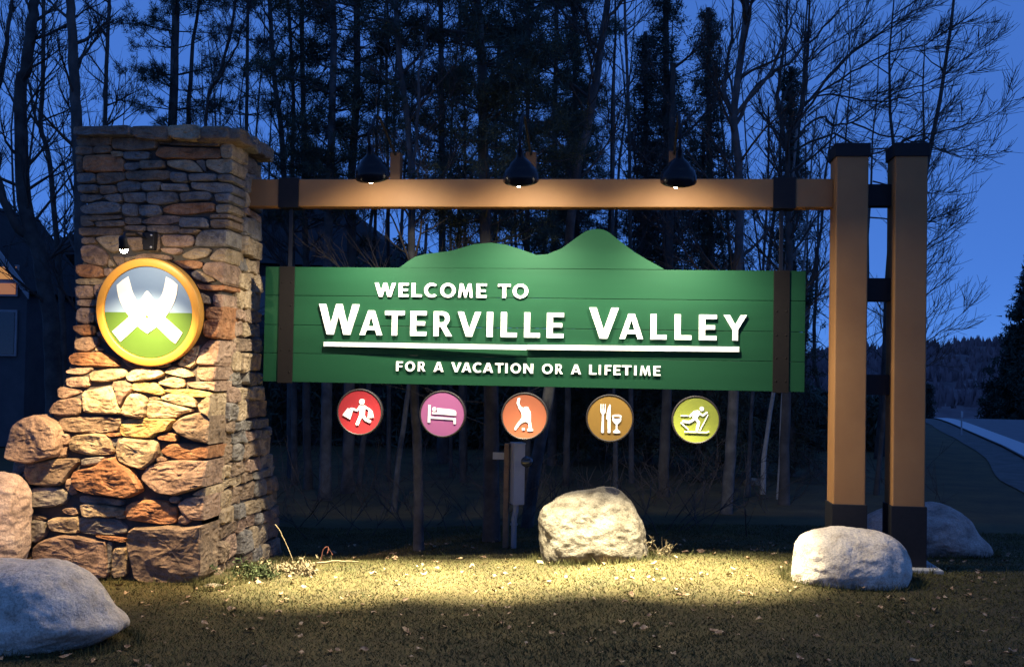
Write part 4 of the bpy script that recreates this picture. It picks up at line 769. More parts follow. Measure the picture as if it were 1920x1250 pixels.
# trees: kind, trunk radius, trunk line, label, limbs, options
TREES = [
('bare',0.16,[[-8.93,6.0,0.782],[-9.023,6.0,2.044],[-9.115,6.0,2.719],[-9.3,6.0,3.48],[-9.433,6.0,3.734],[-9.516,6.0,4.075],[-9.604,6.0,4.586],[-9.687,6.0,6.042],[-9.608,6.0,6.384],[-9.522,6.0,7.07],[-9.508,6.0,7.5],[-9.506,6.0,8.276]],'thick dark tree forking into two limbs left of the stone pillar',[(0.084,[[-9.432,6.0,3.692],[-9.6,6.0,3.904],[-9.876,6.0,4.629],[-9.984,6.0,5.443],[-9.913,6.0,5.786],[-9.818,6.0,6.473],[-9.761,6.0,7.505],[-9.754,6.0,8.109]])],{'n':16}),
('bare',0.066,[[-9.867,8.0,0.672],[-9.962,8.0,2.469],[-10.128,8.0,3.924],[-10.312,8.0,5.33],[-10.493,8.0,5.955],[-10.473,8.0,6.58],[-10.504,8.0,8.222],[-10.511,8.0,9.094]],'slender kinked tree between the forked tree and the pillar',[(0.028,[[-10.493,8.0,5.955],[-10.739,8.0,6.679],[-10.896,8.0,7.164],[-10.985,8.0,8.037]])],{'n':16}),
('bare',0.13,[[-7.906,5.0,0.772],[-8.063,5.0,3.77],[-8.165,5.0,5.202],[-8.224,5.0,5.762],[-8.293,5.0,6.644],[-8.333,5.0,7.127],[-8.372,5.0,7.852]],'broad dark trunk rising along the left edge of the pillar',[],{'n':12}),
('bare',0.065,[[-9.662,9.0,0.632],[-9.794,9.0,6.133],[-9.785,9.0,7.951],[-9.799,9.0,9.474]],'straight thin trunk showing above the left end of the pillar cap',[],{'n':16}),
('pine',0.14,[[-8.776,10.0,0.608],[-8.904,10.0,6.358],[-8.92,10.0,8.895],[-8.919,10.0,10.063]],'double trunked pine standing behind the middle of the pillar cap',[(0.073,[[-8.688,10.0,4.467],[-8.669,10.0,5.726],[-8.679,10.0,7.305],[-8.537,10.0,8.887],[-8.481,10.0,9.628]])],{'h0':0.45,'n':15}),
('bare',0.044,[[-6.947,7.0,0.784],[-7.007,7.0,5.745],[-6.806,7.0,6.503],[-6.585,7.0,7.501],[-6.531,7.0,8.603]],'thin tree curving right above the right half of the pillar cap',[(0.026,[[-6.891,7.0,6.235],[-6.537,7.0,6.723],[-6.276,7.0,7.255],[-6.024,7.0,8.143]])],{'n':15}),
('pine',0.062,[[-8.001,12.0,0.538],[-8.148,12.0,6.699],[-8.175,12.0,8.196],[-8.208,12.0,10.859]],'slim pine with one dark tuft just right of the pillar cap',[],{'h0':0.55,'n':9}),
('bare',0.078,[[-6.024,9.0,-0.935],[-6.086,9.0,1.203],[-6.218,9.0,4.533],[-6.306,9.0,5.223],[-6.386,9.0,6.014],[-6.547,9.0,7.155],[-6.672,9.0,8.501],[-6.715,9.0,9.401]],'bent thin tree rising over the left beam collar',[],{'n':15}),
('bare',0.055,[[-5.663,8.0,-0.244],[-5.831,8.0,5.037],[-5.845,8.0,6.395],[-5.983,8.0,8.137],[-6.024,8.0,8.987]],'narrow wavy tree just right of the left beam collar',[],{'n':14}),
('bare',0.072,[[-5.267,7.5,-0.183],[-5.325,7.5,1.068],[-5.455,7.5,4.944],[-5.538,7.5,6.856],[-5.604,7.5,8.779]],'straight bare tree with many twigs left of the first sign lamp',[],{'n':14}),
('pine',0.094,[[-4.551,6.0,-0.567],[-4.561,6.0,1.293],[-4.59,6.0,4.666],[-4.572,6.0,6.408],[-4.642,6.0,8.328]],'pale grey pine trunk standing left of the red shopper disc',[],{'h0':0.52,'n':14,'dense':1.2}),
('pine',0.1,[[-4.459,7.0,-0.11],[-4.46,7.0,1.102],[-4.501,7.0,4.851],[-4.451,7.0,6.565],[-4.545,7.0,8.733]],'stout dark pine directly left of the first sign lamp',[],{'h0':0.48,'n':16,'dense':1.5}),
('bare',0.043,[[-4.225,9.0,-0.301],[-4.258,9.0,1.24],[-4.365,9.0,5.221],[-4.419,9.0,6.787],[-4.443,9.0,9.248]],'thin straight tree behind the first sign lamp block',[],{'n':10,'h0':0.66}),
('bare',0.057,[[-2.171,1.3,-0.242],[-2.204,1.3,0.804],[-2.252,1.3,1.432],[-2.313,1.3,2.926],[-2.337,1.3,3.782],[-2.412,1.3,4.549],[-2.479,1.3,4.928],[-2.549,1.3,5.718],[-2.584,1.3,6.246]],'slim grey tree rooted at the lawn edge left of the pink bed disc',[(0.029,[[-2.33,1.3,3.707],[-2.294,1.3,3.967],[-2.246,1.3,4.722],[-2.2,1.3,5.361],[-2.18,1.3,6.061]]),(0.014,[[-2.477,1.3,4.84],[-2.606,1.3,5.075],[-2.789,1.3,5.312],[-2.916,1.3,5.666]])],{'n':13}),
('bare',0.035,[[-3.256,10.0,-0.371],[-3.375,10.0,5.507],[-3.358,10.0,6.735],[-3.29,10.0,7.965],[-3.199,10.0,9.611]],'fine stem tree midway between the first and middle sign lamps',[],{'n':13}),
('bare',0.037,[[-3.13,11.0,-0.466],[-3.252,11.0,5.696],[-3.272,11.0,6.716],[-3.364,11.0,8.062],[-3.467,11.0,10.009]],'fine upright tree close to the left of the rough pine',[],{'n':13}),
('pine',0.098,[[-1.464,1.9,-0.256],[-1.502,1.9,1.436],[-1.581,1.9,2.997],[-1.616,1.9,3.892],[-1.656,1.9,4.693],[-1.686,1.9,5.302],[-1.74,1.9,5.914],[-1.766,1.9,6.588]],'big rough barked pine behind the meter box post',[],{'h0':0.5,'n':16,'dense':1.2}),
('bare',0.043,[[-2.312,9.0,-0.245],[-2.382,9.0,5.508],[-2.381,9.0,6.961],[-2.394,9.0,9.201]],'thin tree touching the right side of the rough barked pine',[],{'n':12}),
('pine',0.059,[[-1.628,8.0,-0.126],[-1.722,8.0,5.58],[-1.758,8.0,8.057],[-1.778,8.0,9.164]],'bushy dark pine rising behind the middle sign lamp',[],{'h0':0.42,'n':24,'dense':1.5}),
('bare',0.081,[[-1.183,3.0,-0.306],[-1.097,3.0,0.383],[-0.927,3.0,1.472],[-0.749,3.0,2.862],[-0.64,3.0,4.093],[-0.5,3.0,4.729],[-0.401,3.0,5.385],[-0.302,3.0,6.161],[-0.229,3.0,6.865]],'leaning smooth grey tree that tilts right behind the sign crest',[],{'n':8,'h0':0.6}),
('bare',0.045,[[0.126,8.0,-0.075],[0.021,8.0,5.03],[-0.037,8.0,6.479],[-0.115,8.0,8.026],[-0.146,8.0,8.848]],'straight slender tree midway between the leaning tree and last lamp',[],{'n':15}),
('spruce',0.104,[[0.833,11.0,0.684],[0.741,11.0,5.585],[0.647,11.0,10.658]],'dense dark spruce behind the left of the last sign lamp',[],{'rad':1.25}),
('spruce',0.084,[[1.494,9.0,0.798],[1.417,9.0,5.214],[1.358,9.0,8.206]],'dense pointed spruce behind the right of the last sign lamp',[],{'rad':1.2}),
('spruce',0.092,[[-0.908,13.0,-0.6],[-1.132,13.0,5.957],[-1.267,13.0,10.507]],'tall spruce filling the gap behind the leaning grey tree',[],{'rad':1.3}),
('pine',0.104,[[-3.921,13.0,-0.687],[-4.087,13.0,6.313],[-4.215,13.0,11.405]],'dense pine filling the top between the first and middle sign lamps',[],{'h0':0.5,'n':15,'dense':1.4}),
('pine',0.082,[[-1.471,12.0,-0.517],[-1.531,12.0,6.106],[-1.559,12.0,10.919]],'dense pine whose dark boughs hang right of the middle sign lamp',[],{'h0':0.42,'n':15,'dense':1.4}),
('spruce',0.087,[[0.473,12.0,0.626],[0.364,12.0,5.77],[0.297,12.0,8.757]],'broad dark spruce between the slender tree and the last sign lamp',[],{'rad':1.5}),
('spruce',0.068,[[3.036,10.0,0.785],[2.975,10.0,5.397],[2.942,10.0,7.427]],'short spruce behind the right beam collar',[],{'rad':0.75}),
('bare',0.08,[[1.339,4.2,-0.22],[1.37,4.2,0.614],[1.414,4.2,1.451],[1.46,4.2,3.201],[1.446,4.2,4.326],[1.399,4.2,4.82],[1.367,4.2,5.138],[1.421,4.2,5.739],[1.466,4.2,6.058],[1.514,4.2,6.66],[1.533,4.2,7.3]],'grey forked maple rooted on the lawn right of the skier disc',[(0.038,[[1.367,4.2,5.103],[1.264,4.2,5.599],[1.346,4.2,6.237],[1.327,4.2,7.162]]),(0.028,[[1.401,4.2,5.019],[1.673,4.2,5.539],[1.994,4.2,5.749],[2.312,4.2,6.053],[2.652,4.2,6.426],[2.899,4.2,6.728]]),(0.028,[[1.4,4.2,5.138],[1.81,4.2,5.656],[1.99,4.2,6.081],[2.124,4.2,6.459],[2.212,4.2,6.789]])],{'n':14}),
('bare',0.076,[[2.261,5.5,0.007],[2.274,5.5,1.443],[2.299,5.5,3.115],[2.274,5.5,4.03],[2.261,5.5,4.565],[2.246,5.5,5.178]],'wide spreading bare maple whose fine branches fan out above the posts',[(0.045,[[2.247,5.5,5.063],[2.421,5.5,5.561],[2.502,5.5,6.328],[2.548,5.5,7.56]]),(0.038,[[2.249,5.5,4.948],[2.12,5.5,5.717],[2.186,5.5,6.487],[2.249,5.5,7.567]]),(0.019,[[2.288,5.5,5.138],[2.583,5.5,5.651],[3.028,5.5,5.981],[3.569,5.5,6.308],[4.158,5.5,6.479],[4.546,5.5,6.728],[4.886,5.5,6.824]]),(0.019,[[2.289,5.5,5.035],[2.685,5.5,5.393],[2.91,5.5,5.288],[3.281,5.5,5.44],[3.771,5.5,5.794],[4.357,5.5,5.992],[4.744,5.5,6.292],[5.178,5.5,6.527]]),(0.016,[[2.263,5.5,5.138],[2.607,5.5,5.676],[3.477,5.5,5.617],[4.017,5.5,5.702],[4.407,5.5,5.864],[4.794,5.5,6.037]]),(0.019,[[2.266,5.5,4.88],[2.912,5.5,5.186],[3.41,5.5,4.876],[3.973,5.5,5.104],[4.509,5.5,5.177],[4.992,5.5,5.377],[5.387,5.5,5.765]]),(0.012,[[3.729,5.5,4.99],[3.973,5.5,5.104],[4.313,5.5,5.407],[4.748,5.5,5.746]]),(0.014,[[3.134,5.5,5.313],[3.53,5.5,5.182],[4.144,5.5,5.077],[4.511,5.5,4.974],[4.85,5.5,4.998],[5.09,5.5,5.098]]),(0.012,[[3.286,5.5,4.902],[4.195,5.5,4.899],[4.512,5.5,4.822],[4.851,5.5,4.808],[5.043,5.5,4.896]]),(0.019,[[2.262,5.5,5.241],[2.182,5.5,5.654],[2.403,5.5,6.065],[2.774,5.5,6.448],[3.268,5.5,6.775],[3.71,5.5,7.127]]),(0.016,[[2.385,5.5,5.446],[2.902,5.5,6.111],[3.296,5.5,6.44],[3.714,5.5,6.69],[4.251,5.5,6.988],[4.494,5.5,7.163]]),(0.014,[[2.483,5.5,5.574],[3.026,5.5,6.187],[3.518,5.5,6.565],[4.007,5.5,6.865],[4.251,5.5,7.065],[4.372,5.5,7.216]]),(0.012,[[3.414,5.5,4.468],[4.224,5.5,4.316],[4.466,5.5,4.417],[4.731,5.5,4.67]]),(0.012,[[3.418,5.5,4.009],[4.202,5.5,3.936],[4.518,5.5,4.012],[4.795,5.5,4.202]])],{'n':12,'h0':0.45,'tw':1.5}),
('bare',0.041,[[3.85,7.0,-0.36],[3.994,7.0,1.285],[4.219,7.0,2.936],[4.29,7.0,4.011],[4.379,7.0,4.84]],'low scrubby bare tree behind the two timber posts',[(0.013,[[4.25,7.0,3.452],[4.614,7.0,3.758],[4.977,7.0,4.064],[5.265,7.0,4.413]]),(0.013,[[4.256,7.0,2.783],[4.62,7.0,3.03],[4.837,7.0,3.274],[5.01,7.0,3.503]]),(0.013,[[4.145,7.0,2.054],[4.64,7.0,2.289],[4.988,7.0,2.55],[5.276,7.0,2.841]]),(0.01,[[4.2,7.0,2.418],[4.608,7.0,2.666],[4.84,7.0,2.881]]),(0.01,[[4.264,7.0,1.783],[4.643,7.0,1.941],[4.874,7.0,2.186]]),(0.01,[[4.129,7.0,3.877],[4.538,7.0,4.153],[4.711,7.0,4.427]])],{'n':10,'tw':1.6}),
('birch',0.032,[[1.879,6.5,0.366],[1.922,6.5,1.416],[2.019,6.5,2.552],[2.112,6.5,4.75],[2.107,6.5,5.814]],'white birch stem nearest the grey forked maple',[],{'n':8}),
('birch',0.037,[[2.138,6.8,0.429],[2.263,6.8,1.418],[2.387,6.8,2.572],[2.531,6.8,4.805],[2.608,6.8,5.885]],'white birch stem leaning right behind the right sign strap',[],{'n':8}),
('birch',0.024,[[2.277,6.2,0.023],[2.301,6.2,0.56],[2.323,6.2,1.391],[2.43,6.2,2.225],[2.603,6.2,3.339],[2.664,6.2,4.136],[2.71,6.2,4.934],[2.779,6.2,5.733]],'thin white birch stem standing closest to the timber posts',[],{'n':8}),
('bare',0.042,[[-0.116,7.0,-0.488],[-0.154,7.0,0.858],[-0.187,7.0,1.363],[-0.236,7.0,3.397],[-0.246,7.0,5.102],[-0.254,7.0,6.645]],'thin pale trunk below the fork and glass disc',[],{'n':10}),
('bare',0.087,[[0.585,6.0,-0.533],[0.592,6.0,0.609],[0.612,6.0,1.399],[0.621,6.0,3.463],[0.624,6.0,4.9],[0.635,6.0,6.343]],'dark thick trunk between the fork disc and the skier disc',[],{'n':8}),
('bare',0.047,[[1.291,9.0,-0.513],[1.315,9.0,0.42],[1.334,9.0,1.73],[1.343,9.0,3.798],[1.295,9.0,5.972]],'thin dim trunk right below the skier disc',[],{'n':8}),
('bare',0.046,[[-3.274,5.0,-0.56],[-3.195,5.0,0.428],[-3.083,5.0,1.343],[-2.918,5.0,2.717],[-2.863,5.0,3.788]],'thin slanting trunk left of the slim grey tree',[],{'n':0}),
('bare',0.055,[[-4.559,8.0,-0.759],[-4.471,8.0,0.339],[-4.398,8.0,1.257],[-4.342,8.0,2.911],[-4.338,8.0,4.85]],'faint slanting trunk under the red shopper disc',[],{'n':0}),
('bare',0.063,[[-0.97,8.0,-0.644],[-0.967,8.0,0.251],[-0.968,8.0,1.328],[-0.977,8.0,2.949],[-0.981,8.0,5.304]],'dim upright trunk behind the white lit boulder',[],{'n':7}),
('bare',0.072,[[-2.859,9.0,-0.833],[-2.878,9.0,0.12],[-2.921,9.0,1.268],[-2.994,9.0,2.996],[-3.048,9.0,4.735]],'dim upright trunk between the bed disc and the meter box',[],{'n':7}),
]
# ------------------------------------------------------------------ boulders
import bmesh
def boulder(name, c, size, seed, m, label, flat=.35, squash=(1, 1, 1), detail=1., lean=(0, 0), group=None, bumps=(), outline=None, slope=0.):
    """outline: front silhouette (x, z) in metres that the stone's section follows; size[1] is its half depth"""
    if outline:
        ox = sum(p[0] for p in outline)/len(outline); oz = sum(p[1] for p in outline)/len(outline)
        oc = chaikin(outline, 2, .22); ang = np.array([math.atan2(p[1]-oz, p[0]-ox) for p in oc]); rad = np.array([math.dist(p, (ox, oz)) for p in oc])
        od = np.argsort(ang); ang = ang[od]; rad = rad[od]
        ang = np.concatenate([ang-2*math.pi, ang, ang+2*math.pi]); rad = np.concatenate([rad]*3)
    bm = bmesh.new(); bmesh.ops.create_icosphere(bm, subdivisions=6 if max(size) > .3 else 4, radius=1)
    rnd = random.Random(seed); planes = []
    for k in range(11):
        n = Vector((rnd.gauss(0, 1), rnd.gauss(0, 1), rnd.gauss(.2, .8))).normalized(); planes.append((n, rnd.uniform(.72, .98)))
    for v in bm.verts:
        p = v.co.copy()
        for n, d in planes:
            t = p.dot(n)-d
            if t > 0: p -= n*t*.72
        q = p*1.3 + Vector((seed*7.3, seed*1.9, seed*.7))
        s = 1 + detail*(.13*noise.noise(q) + .055*noise.noise(q*2.4) + .028*noise.noise(q*5.5)+.012*noise.noise(q*12)+.006*noise.noise(q*26))
        for bx, bz, br, ba in bumps:
            dd = (p.x-bx)**2+(p.z-bz)**2
            s += ba*math.exp(-dd/br**2)
        p *= s
        if outline:
            th = math.atan2(v.co.z, v.co.x); rho = math.hypot(v.co.x, v.co.z); rr = float(np.interp(th, ang, rad))
            k = s*(.35*p.length/max(s, .01)+.65)
            v.co = Vector((ox+math.cos(th)*rho*rr*(.35+.65*k), c[1]+v.co.y*size[1]*k+slope*math.sin(th)*rho*rr, oz+math.sin(th)*rho*rr*(.35+.65*k)))
            continue
        if p.z < -flat: p.z = -flat + (p.z+flat)*.25
        v.co = Vector((p.x*size[0]+lean[0]*p.z, p.y*size[1]+lean[1]*p.z, p.z*size[2])) + Vector(c)
    me = D.meshes.new(name); bm.to_mesh(me); bm.free()
    me.polygons.foreach_set('use_smooth', [True]*len(me.polygons))
    o = link(name, me, None, m); tag(o, label, 'boulder', group); return o
boulder('boulder', (0, .30, 0), (1, .46, 1), 3, M_BLD_W, 'pale brightly lit boulder on the lawn under the welcome board',
        outline=[(-0.811, 0.299), (-0.772, 0.413), (-0.609, 0.5), (-0.405, 0.568), (-0.226, 0.604), (-0.022, 0.569), (0.132, 0.406), (0.242, 0.207), (0.255, -0.02), (0.191, -0.154), (-0.239, -0.216), (-0.699, -0.198), (-0.795, -0.058)], slope=.2)
boulder('boulder', (0, -.72, 0), (1, .40, 1), 8, M_BLD_G, 'smooth light grey boulder in front of the timber posts', detail=.8,
        outline=[(1.405, .06), (1.43, .2), (1.50, .34), (1.64, .41), (1.81, .44), (2.10, .425), (2.25, .37), (2.335, .31), (2.41, .13), (2.36, -.03), (2.2, -.14), (1.94, -.16), (1.52, -.13), (1.41, -.03)], slope=.3)
boulder('boulder', (0, 1.6, 0), (1, .45, 1), 12, M_BLD_P, 'rounded pinkish boulder half hidden behind the timber posts', detail=.8,
        outline=[(2.42, .1), (2.55, .28), (2.85, .36), (3.13, .40), (3.32, .41), (3.50, .345), (3.60, .26), (3.66, .10), (3.78, -.02), (3.77, -.16), (3.4, -.25), (2.7, -.25), (2.45, -.15)], slope=.2)
boulder('boulder', (0, -2.95, 0), (1, .45, 1), 21, M_BLD_G, 'large grey boulder in the near left corner of the lawn', detail=.9,
        outline=[(-4.856, 0.004), (-4.744, 0.213), (-4.47, 0.324), (-4.233, 0.318), (-4.076, 0.331), (-3.841, 0.281), (-3.605, 0.166), (-3.526, 0.088), (-3.465, -0.011), (-3.368, -0.065), (-3.374, -0.124), (-3.556, -0.197), (-3.9, -0.33), (-4.288, -0.388), (-4.643, -0.394), (-4.829, -0.217)], slope=.2)
boulder('boulder', (0, -1.1, 0), (1, .34, 1), 33, M_BLD_P, 'upright pinkish boulder against the left foot of the pillar',
        outline=[(-5.95, .3), (-5.9, .6), (-5.7, .74), (-5.47, .72), (-5.33, .67), (-5.25, .52), (-5.21, .30), (-5.24, -.03), (-5.3, -.3), (-5.6, -.36), (-5.9, -.3)], slope=.1)
boulder('rock', (2.13, 8.0, float(gz(2.1, 8))+.03), (.18, .14, .09), 41, M_BLD_W, 'small white rock far back on the dark lawn', .7)
boulder('flat_stone', (-3.52, -1.02, -.225), (.12, .09, .045), 45, M_BLD_W, 'small flat pale stone in the grass at the pillar corner', .7)

# ------------------------------------------------------------------ electric meter on its post
mt = empty('electric_meter', (-1.2, 1.4, -.18), 'grey electric meter box with round dial on a short brown post', 'meter box')
box('post', -1.275, -1.222, 1.34, 1.44, -.4, .935, M_POSTW, mt, .004)
def prism(name, xy, z0, z1, m, parent):
    n = len(xy); V = [(a, b, z0) for a, b in xy]+[(a, b, z1) for a, b in xy]
    F = [tuple(range(n))[::-1], tuple(range(n, 2*n))]+[(i, (i+1) % n, n+(i+1) % n, n+i) for i in range(n)]
    me = mesh(name, V, F); bm = bmesh.new(); bm.from_mesh(me); bmesh.ops.bevel(bm, geom=bm.edges[:], offset=.004, segments=2, affect='EDGES'); bm.to_mesh(me); bm.free()
    return link(name, me, parent, m)
prism('box_body', [(-1.215, 1.39), (-1.155, 1.25), (-1.045, 1.30), (-1.105, 1.44)], .294, .935, M_GALV, mt)
prism('box_lid', [(-1.222, 1.40), (-1.158, 1.238), (-1.037, 1.294), (-1.10, 1.455)], .932, .948, M_GALV, mt)
link('dial', lathe('dial', [(.062, -.02), (.062, .03), (.052, .04), (.048, .07), (.03, .085), (.0005, .09)], 28, Matrix.Translation((-1.048, 1.33, .75)) @ Matrix.Rotation(R(90), 4, 'Y') @ Matrix.Rotation(R(20), 4, 'X')), mt, M_GLASS)
s_ = Soup(); s_.tube([(-1.14, 1.34, .30), (-1.14, 1.34, .22), (-1.155, 1.34, .14), (-1.155, 1.34, -.3)], .030, 12); link('conduit', s_.mesh('conduit', True), mt, M_PVC)
s_ = Soup(); s_.tube([(-1.155, 1.34, .07), (-1.155, 1.34, .09)], .040, 12); link('conduit_coupling', s_.mesh('conduit_coupling', True), mt, M_PVC)
box('side_bracket', -1.40, -1.27, 1.37, 1.39, .76, .835, M_GALV, mt, .002)

# ------------------------------------------------------------------ trees
rng = np.random.default_rng(11)
def needles(s, P, n, ln, wd, up=.25):
    """n needle-shaped triangles round each point of P"""
    P = np.repeat(np.asarray(P, float), n, axis=0); m = len(P)
    d = rng.normal(size=(m, 3)); d[:, 2] += up; d /= np.linalg.norm(d, axis=1)[:, None]
    w = np.cross(d, rng.normal(size=(m, 3))); w /= np.linalg.norm(w, axis=1)[:, None]
    L = ln*rng.uniform(.6, 1.2, (m, 1)); o = P + rng.normal(size=(m, 3))*ln*.25
    V = np.stack([o-w*wd*.5, o+w*wd*.5, o+d*L], 1).reshape(-1, 3)
    s.add(V, np.arange(3*m).reshape(-1, 3))
def polyat(P, t):
    P = np.asarray(P, float); seg = np.linalg.norm(np.diff(P, axis=0), axis=1); c = np.concatenate([[0], np.cumsum(seg)]); u = t*c[-1]
    i = min(len(seg)-1, int(np.searchsorted(c, u, side='right')-1)); f = (u-c[i])/max(seg[i], 1e-6)
    return P[i]+(P[i+1]-P[i])*f, (P[i+1]-P[i])/max(seg[i], 1e-6), c[-1]
def smooth_line(P, k=3, wob=.0):
    P = np.asarray(P, float); n = len(P)
    if n < 3: return P
    out = []
    Q = np.concatenate([[2*P[0]-P[1]], P, [2*P[-1]-P[-2]]])
    for i in range(1, n):
        p0, p1, p2, p3 = Q[i-1], Q[i], Q[i+1], Q[i+2]
        for t in np.arange(k)/k:
            out.append(.5*((2*p1)+(-p0+p2)*t+(2*p0-5*p1+4*p2-p3)*t*t+(-p0+3*p1-3*p2+p3)*t**3))
    out.append(P[-1]); out = np.array(out)
    if wob: out[1:-1] += rng.normal(size=out[1:-1].shape)*wob
    return out
def curved(p, d, L, n=5, rise=.3, wob=.12):
    pts = [np.array(p)]; d = np.array(d, float)
    for i in range(n-1):
        d = d + rng.normal(size=3)*wob + np.array([0, 0, rise/(n-1)]); d /= np.linalg.norm(d)
        pts.append(pts[-1]+d*L/(n-1))
    return np.array(pts)
def twigs(s, line, r0, nsub, L, lev, k=3):
    """side shoots along a limb, recursively"""
    for j in range(nsub):
        t = rng.uniform(.18, .98); p, d, tot = polyat(line, t)
        side = rng.normal(size=3); side -= d*side.dot(d); side /= np.linalg.norm(side)+1e-9
        dd = d*rng.uniform(.8, 1.5)+side*rng.uniform(.35, .9); dd /= np.linalg.norm(dd)
        l = L*rng.uniform(.5, 1.3)*(1.15-.6*t)
        q = curved(p, dd, l, 6 if lev else 4, .40, .13)
        r = max(r0*.45*(1-.5*t), .0038)
        s.tube(q, np.linspace(r, .0026, len(q)), 3)
        if lev: twigs(s, q, r, max(3, int(nsub*.5)), L*.45, lev-1)
def build_tree(kind, r, P, label, limbs, opt, group='trees of the dark wood behind the sign', name=None):
    P = np.array(P, float); base = P[0].copy(); base[2] = float(gz(base[0], base[1]))-.15
    nm = name or {'bare': 'bare_tree', 'pine': 'pine_tree', 'spruce': 'spruce_tree', 'birch': 'birch_tree'}[kind]
    root = empty(nm, tuple(base), label, 'tree', group)
    L = smooth_line(P, 4, r*.06)
    if L[0][2] > base[2]: L = np.concatenate([[[L[0][0]-.3*(L[1][0]-L[0][0]), L[0][1], base[2]-.05]], L])
    H = L[:, 2]-L[0, 2]; top = H.max()
    s = Soup(); rr = r*(1-.55*np.clip(H/max(top, 1e-3), 0, 1)); rr[0] *= 1.35; rr[1] *= 1.12
    s.tube(L, rr, 9)
    lines = [(L, r)]
    for lr, lp in limbs:
        q = np.array(lp, float)
        q[:, 1] += np.cumsum(rng.normal(size=len(q))*.10)-0
        q = smooth_line(q, 4, .012); s.tube(q, np.linspace(lr, lr*.2, len(q)), 6); lines.append((q, lr))
    bark = {'bare': M_BARK, 'pine': M_BARK, 'spruce': M_BARK, 'birch': M_BIRCH}[kind]
    if 'grey' in label or 'pale' in label: bark = M_BARKG
    link('trunk', s.mesh('trunk', True), root, bark)
    c = Soup(); leaf = Soup()
    if kind in ('bare', 'birch'):
        n = int(1.5*opt.get('n', 12)); h0 = opt.get('h0', .34); tw = opt.get('tw', 1.)
        for k in range(n):
            t = h0+(1-h0)*(k+rng.random())/n; p, d, tot = polyat(L, t)
            a = rng.uniform(0, 2*math.pi); o = np.array([math.cos(a), math.sin(a)*.7, 0]); dd = d*rng.uniform(.35, 1.0)+o; dd /= np.linalg.norm(dd)
            ln = rng.uniform(.7, 1.5)*(1.25-.6*t)*(.45 if kind == 'birch' else 1.)*min(1.4, .6+r*8)
            q = curved(p, dd, ln, 6, .5, .10); br = max(.007, min(.03, r*.28))
            c.tube(q, np.linspace(br, .004, len(q)), 4); twigs(c, q, br, 9, ln*.55, 1)
        for q, lr in lines[1:]:
            ll = np.linalg.norm(np.diff(q, axis=0), axis=1).sum()
            twigs(c, q, lr*.55, int(4.5*ll*tw)+3, .75, 1)
    elif kind == 'pine':
        n = opt.get('n', 14); h0 = opt.get('h0', .5); dn = opt.get('dense', 1.)
        for k in range(22):                                   # dead bare snags low on the stem
            t = rng.uniform(.2, .95); p, d, tot = polyat(L, t); a = rng.uniform(0, 6.28)
            q = curved(p, (math.cos(a), math.sin(a), .15), rng.uniform(.5, 1.6), 5, .1, .15); c.tube(q, np.linspace(.010, .004, 5), 3); twigs(c, q, .008, 5, .45, 0)
        for k in range(n):
            t = h0+(1-h0)*(k+.5*rng.random())/n
            for w in range(4):
                p, d, tot = polyat(L, min(1, t)); a = rng.uniform(0, 6.28)
                ln = rng.uniform(.6, 1.5)*dn**.5
                q = curved(p, (math.cos(a), math.sin(a), rng.uniform(-.05, .35)), ln, 6, .15, .12); c.tube(q, np.linspace(.016, .004, 6), 3)
                for i in range(int(13*dn)):
                    u = rng.uniform(.35, 1.); pp, d2, _ = polyat(q, u); pp = pp+rng.normal(size=3)*[.13, .13, .06]
                    needles(leaf, pp[None], 30, .13, .012, .35)
    else:
        rad = opt.get('rad', 1.2); step = opt.get('step', .17); z0 = L[0, 2]+.06*top; zt = L[-1, 2]; z = z0
        while z < zt:
            f = (z-z0)/(zt-z0); p = np.array([np.interp(z, L[:, 2], L[:, 0]), np.interp(z, L[:, 2], L[:, 1]), z])
            for w in range(9):
                a = rng.uniform(0, 6.28); ln = rad*(1-f)**.8*rng.uniform(.55, 1.12)+.08
                q = curved(p, (math.cos(a), math.sin(a), -.12), ln, 5, .12, .10); c.tube(q, np.linspace(.010, .003, 5), 3)
                m = max(3, int(ln/opt.get('gap', .11))); u = rng.uniform(.08, 1, m)
                pts = np.array([polyat(q, v)[0] for v in u])+rng.normal(size=(m, 3))*[.07, .07, .045]*opt.get('ns', 1)
                needles(leaf, pts, 13, opt.get('nl', .13), opt.get('nw', .019), -.1)
            z += step*rng.uniform(.7, 1.2)
    if leaf.n: link('foliage', leaf.mesh('foliage'), root, M_SPRUCE if kind == 'spruce' else M_NEEDLE)
    if c.n: link('crown', c.mesh('crown'), root, bark if kind != 'bare' else M_TWIG)
    return root
for kind, r, P, label, limbs, opt in TREES:
    build_tree(kind, r, P, label, limbs, opt)
# big conifer beyond the road
build_tree('spruce', .25, [(25.8, 60, -2), (25.7, 60, 4), (25.6, 60, 9.6)], 'big dark conifer beyond the road on the right', [], dict(rad=3.9, step=.2, gap=.14, ns=2.5, nl=.36, nw=.10), group=None, name='roadside_conifer')
build_tree('spruce', .12, [(20.6, 66, -3), (20.6, 66, 1.2)], 'small far conifer at the bend of the road', [], dict(rad=.8, step=.25, gap=.2, ns=2, nl=.3, nw=.06), group=None, name='roadside_conifer')

